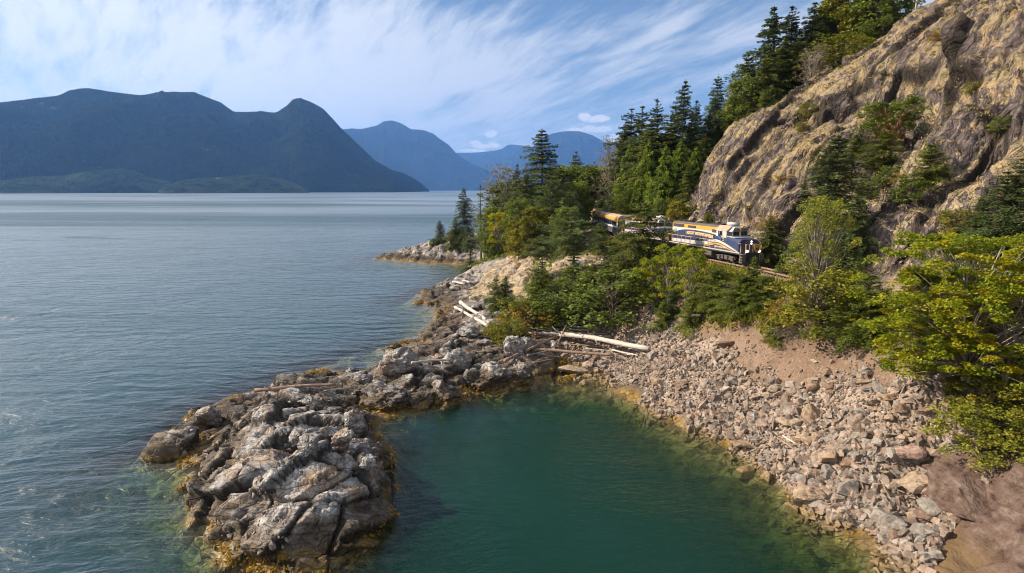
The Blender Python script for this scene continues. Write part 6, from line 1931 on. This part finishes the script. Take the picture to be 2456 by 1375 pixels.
    ('alder', 2120, -40, 126, 'dark green tree nearest to the white cross', G3, 1.2),
    ('bush', 2020, 92, 121, 'green shrub on the ridge edge', G3, 1.6),
    # cliff plants
    ('arbutus', 2132, 270, 84, 'round leafed arbutus with red bark in the shaded cliff notch', G5, 1.0),
    ('shore_pine', 2062, 262, 82, 'sparse leaning pine beside the arbutus on the cliff', G5, .8),
    ('dense_fir', 2050, 330, 81, 'small dark fir under the leaning pine', G5, .85),
    ('dense_fir', 2118, 335, 82, 'green fir at the foot of the arbutus', G5, .9),
    ('dense_fir', 2225, 382, 66, 'rounded yellow green fir alone on the lower cliff', G5, .9),
    ('dark_bush', 2130, 430, 70, 'dark thicket in the gully of the cliff', G5, 1.15),
    ('dark_bush', 2080, 460, 69, 'second dark thicket lower in the gully', G5, 1.2),
    ('autumn_bush', 2165, 425, 69, 'yellow orange bush at the head of the gully', G5, 1.1),
    ('autumn_bush', 2045, 420, 72, 'orange bush behind the large dark fir', G5, 1.3),
    ('autumn_bush', 1870, 425, 86, 'orange tuft high on the middle of the cliff', G5, 1.2),
    ('autumn_bush', 1838, 535, 73, 'rusty brush above the locomotive nose', G5, 1.6),
    ('bush', 2000, 475, 73, 'leafy shrub in the gully behind the large fir', G5, 1.1),
    ('bush', 1935, 268, 96, 'small green yellow clump on the upper cliff', G5, 1.5),
    ('bush', 1922, 300, 92, 'tuft of green in a crack of the upper cliff', G5, .9),
    ('bush', 2290, 545, 50, 'mossy yellow shrub on the lower hump of the cliff', G5, 1.3),
    ('dark_bush', 2400, 300, 68, 'dull brown shrub on the right upper cliff', G5, .8),
    ('bush', 2330, 210, 84, 'olive shrub in the steep groove of the upper cliff', G5, .8),
    ('autumn_bush', 2250, 85, 98, 'brown yellow brush near the top of the cliff', G5, 1.5),
    ('dark_bush', 2180, 470, 66, 'shadowed shrub below the rounded yellow green fir', G5, 1.3),
    ('dark_bush', 1790, 262, 110, 'dry shrub on the cliff shoulder', G5, 1.3),
    ('autumn_bush', 1760, 275, 109, 'yellow grass bush on the cliff shoulder', G5, 1.5),
]
SHRUBBY = ('bush', 'dark_bush', 'autumn_bush', 'dry_brush')
FIXH = {'bush': 2.2, 'dark_bush': 2.6, 'autumn_bush': 1.5, 'dry_brush': 1.6}
for kd, px, py, t, lab, grp, wd in TREES:
    if grp == G5 and kd in SHRUBBY or (kd in ('dense_fir', 'arbutus') and grp == G5):
        q = hit(px, py + {'arbutus': 95, 'dense_fir': 60}.get(kd, 14))
        if q is None: continue
        H = {'arbutus': 7.0, 'dense_fir': 4.6}.get(kd, FIXH.get(kd, 2)) * wd * (.75 if kd in SHRUBBY else 1)
        s = H / PLANTS[kd][0]
        cr, tk = PLANTS[kd][1][int(px) % len(PLANTS[kd][1])]
        o = link('shrub' if kd in SHRUBBY else 'arbutus_tree' if kd == 'arbutus' else 'fir_tree', None, loc=(q.x, q.y, q.z - .25 * s), rot=(0, 0, px % 6.28), scale=(s * 1.2, s * 1.2, s))
        tag(o, lab, 'shrub' if kd in SHRUBBY else 'tree', grp)
        kid('foliage' if kd in SHRUBBY else 'crown', cr, o); kid('stems' if kd in SHRUBBY else 'trunk', tk, o)
    else:
        plant(kd, px, py, t, lab, group=grp, wide=wd * (1.05 if grp in (G2, G3) and kd in ('tall_fir', 'layered_fir') else 1))


# ------------------------------------------------------------------ low cover nobody could count
def cover(name, weight, k, mat, h, w, label, seed, blades=5, lay=.5, spread=.18):
    g = np.random.default_rng(seed)
    p = scatter(weight, k, g)
    m = k * blades
    c = np.repeat(p, blades, 0) + g.normal(0, spread, (m, 3)) * [1, 1, .3]
    hh = h * (.5 + g.random(m)); c[:, 2] += hh * .35
    d_ = g.normal(0, lay, (m, 3)) + [0, 0, 1]
    tone = np.repeat(g.random(k) * .7, blades) + g.random(m) * .3
    o = link(name, leaves_mesh(name, c, d_, g.normal(0, 1, (m, 3)), hh, w * (.6 + g.random(m)), tone, LEAF[mat]))
    tag(o, label, kind='stuff')


f_ = tri_c
clf = K['c'] * (1 - fb)
upn = np.clip(NR2[QF].mean(1)[:, 2], 0, 1)
pa = fbm(f_ * 0.22, 3, 131); pb = fbm(f_ * .5, 3, 141)
cover('dry_grass', ((clf > .5) * (pa + (upn - .6) > .12) + (K['g'] > .5) * (pb > 0.0) * .8 + (K['d'] > .5) * (pa > .2) * .15) * (np.hypot(f_[:, 0], f_[:, 1]) < 150), 9000, 'straw', .34, .05,
      'pale dry grass and moss tufts clinging to the cliff and golden slope', 3, 6, .7)
cover('undergrowth', ((K['f'] > .4) * (f_[:, 1] < 190) + (K['b'] > .35) * (fb < .5) * (f_[:, 0] > track_x(f_[:, 1])) * .6 * (f_[:, 1] > 60) + (K['g'] > .3) * (f_[:, 0] > 3) * (pb > .1) * .7).astype(float), 7000, 'alder', .9, .3,
      'dense low green undergrowth under the forest and beside the track', 4, 6, .9, .45)
cover('brow_herbs', ((K['d'] > .5) * (f_[:, 1] > 50) * (pa > -.15) * sstep(f_[:, 2], 6, 8.5) + (np.abs(f_[:, 0] - track_x(f_[:, 1]) + 3.4) < 1.0) * (f_[:, 1] > 30) * (f_[:, 1] < 110)), 2600, 'shrub', .75, .16,
      'short weeds and herbs along the brow below the railway', 6, 6, .9, .3)
cover('cliff_moss', (clf > .5) * (pb > .22) * (upn > .45) * 1.0, 2600, 'shrub', .32, .16, 'mossy green and rusty cushions in cracks of the cliff', 8, 6, 1.1, .25)
cover('rockweed', (wild[QF].mean(1) > .5) * (zc > -.1) * (zc < .42) * (pa > .05) * (np.hypot(f_[:, 0], f_[:, 1]) < 110), 900, 'autumn', .22, .16, 'golden brown seaweed hanging on rocks at the tide line', 9, 6, 1.2, .12)

# white cross on the ridge
q_ = hit(2196, 34) or Vector(D(2196, 34, 118))
for py_ in range(33, 8, -1):                        # highest ground still in sight below the cross
    h_ = hit(2196, py_)
    if h_ is None or h_.y > 165: break
    q_ = h_
q = MB(); q.box(-.12, .12, -.09, .09, -.8, 2.0)
cross = tag(link('wooden_cross', None, loc=tuple(q_), rot=(0, .06, .3)), 'plain white cross standing on the ridge at the top of the cliff', 'cross')
kid('post', q.mesh('post', WHITE, .01), cross)
q = MB(); q.box(-.75, .75, -.06, .06, 1.15, 1.36); kid('crossbar', q.mesh('crossbar', WHITE, .01), cross)
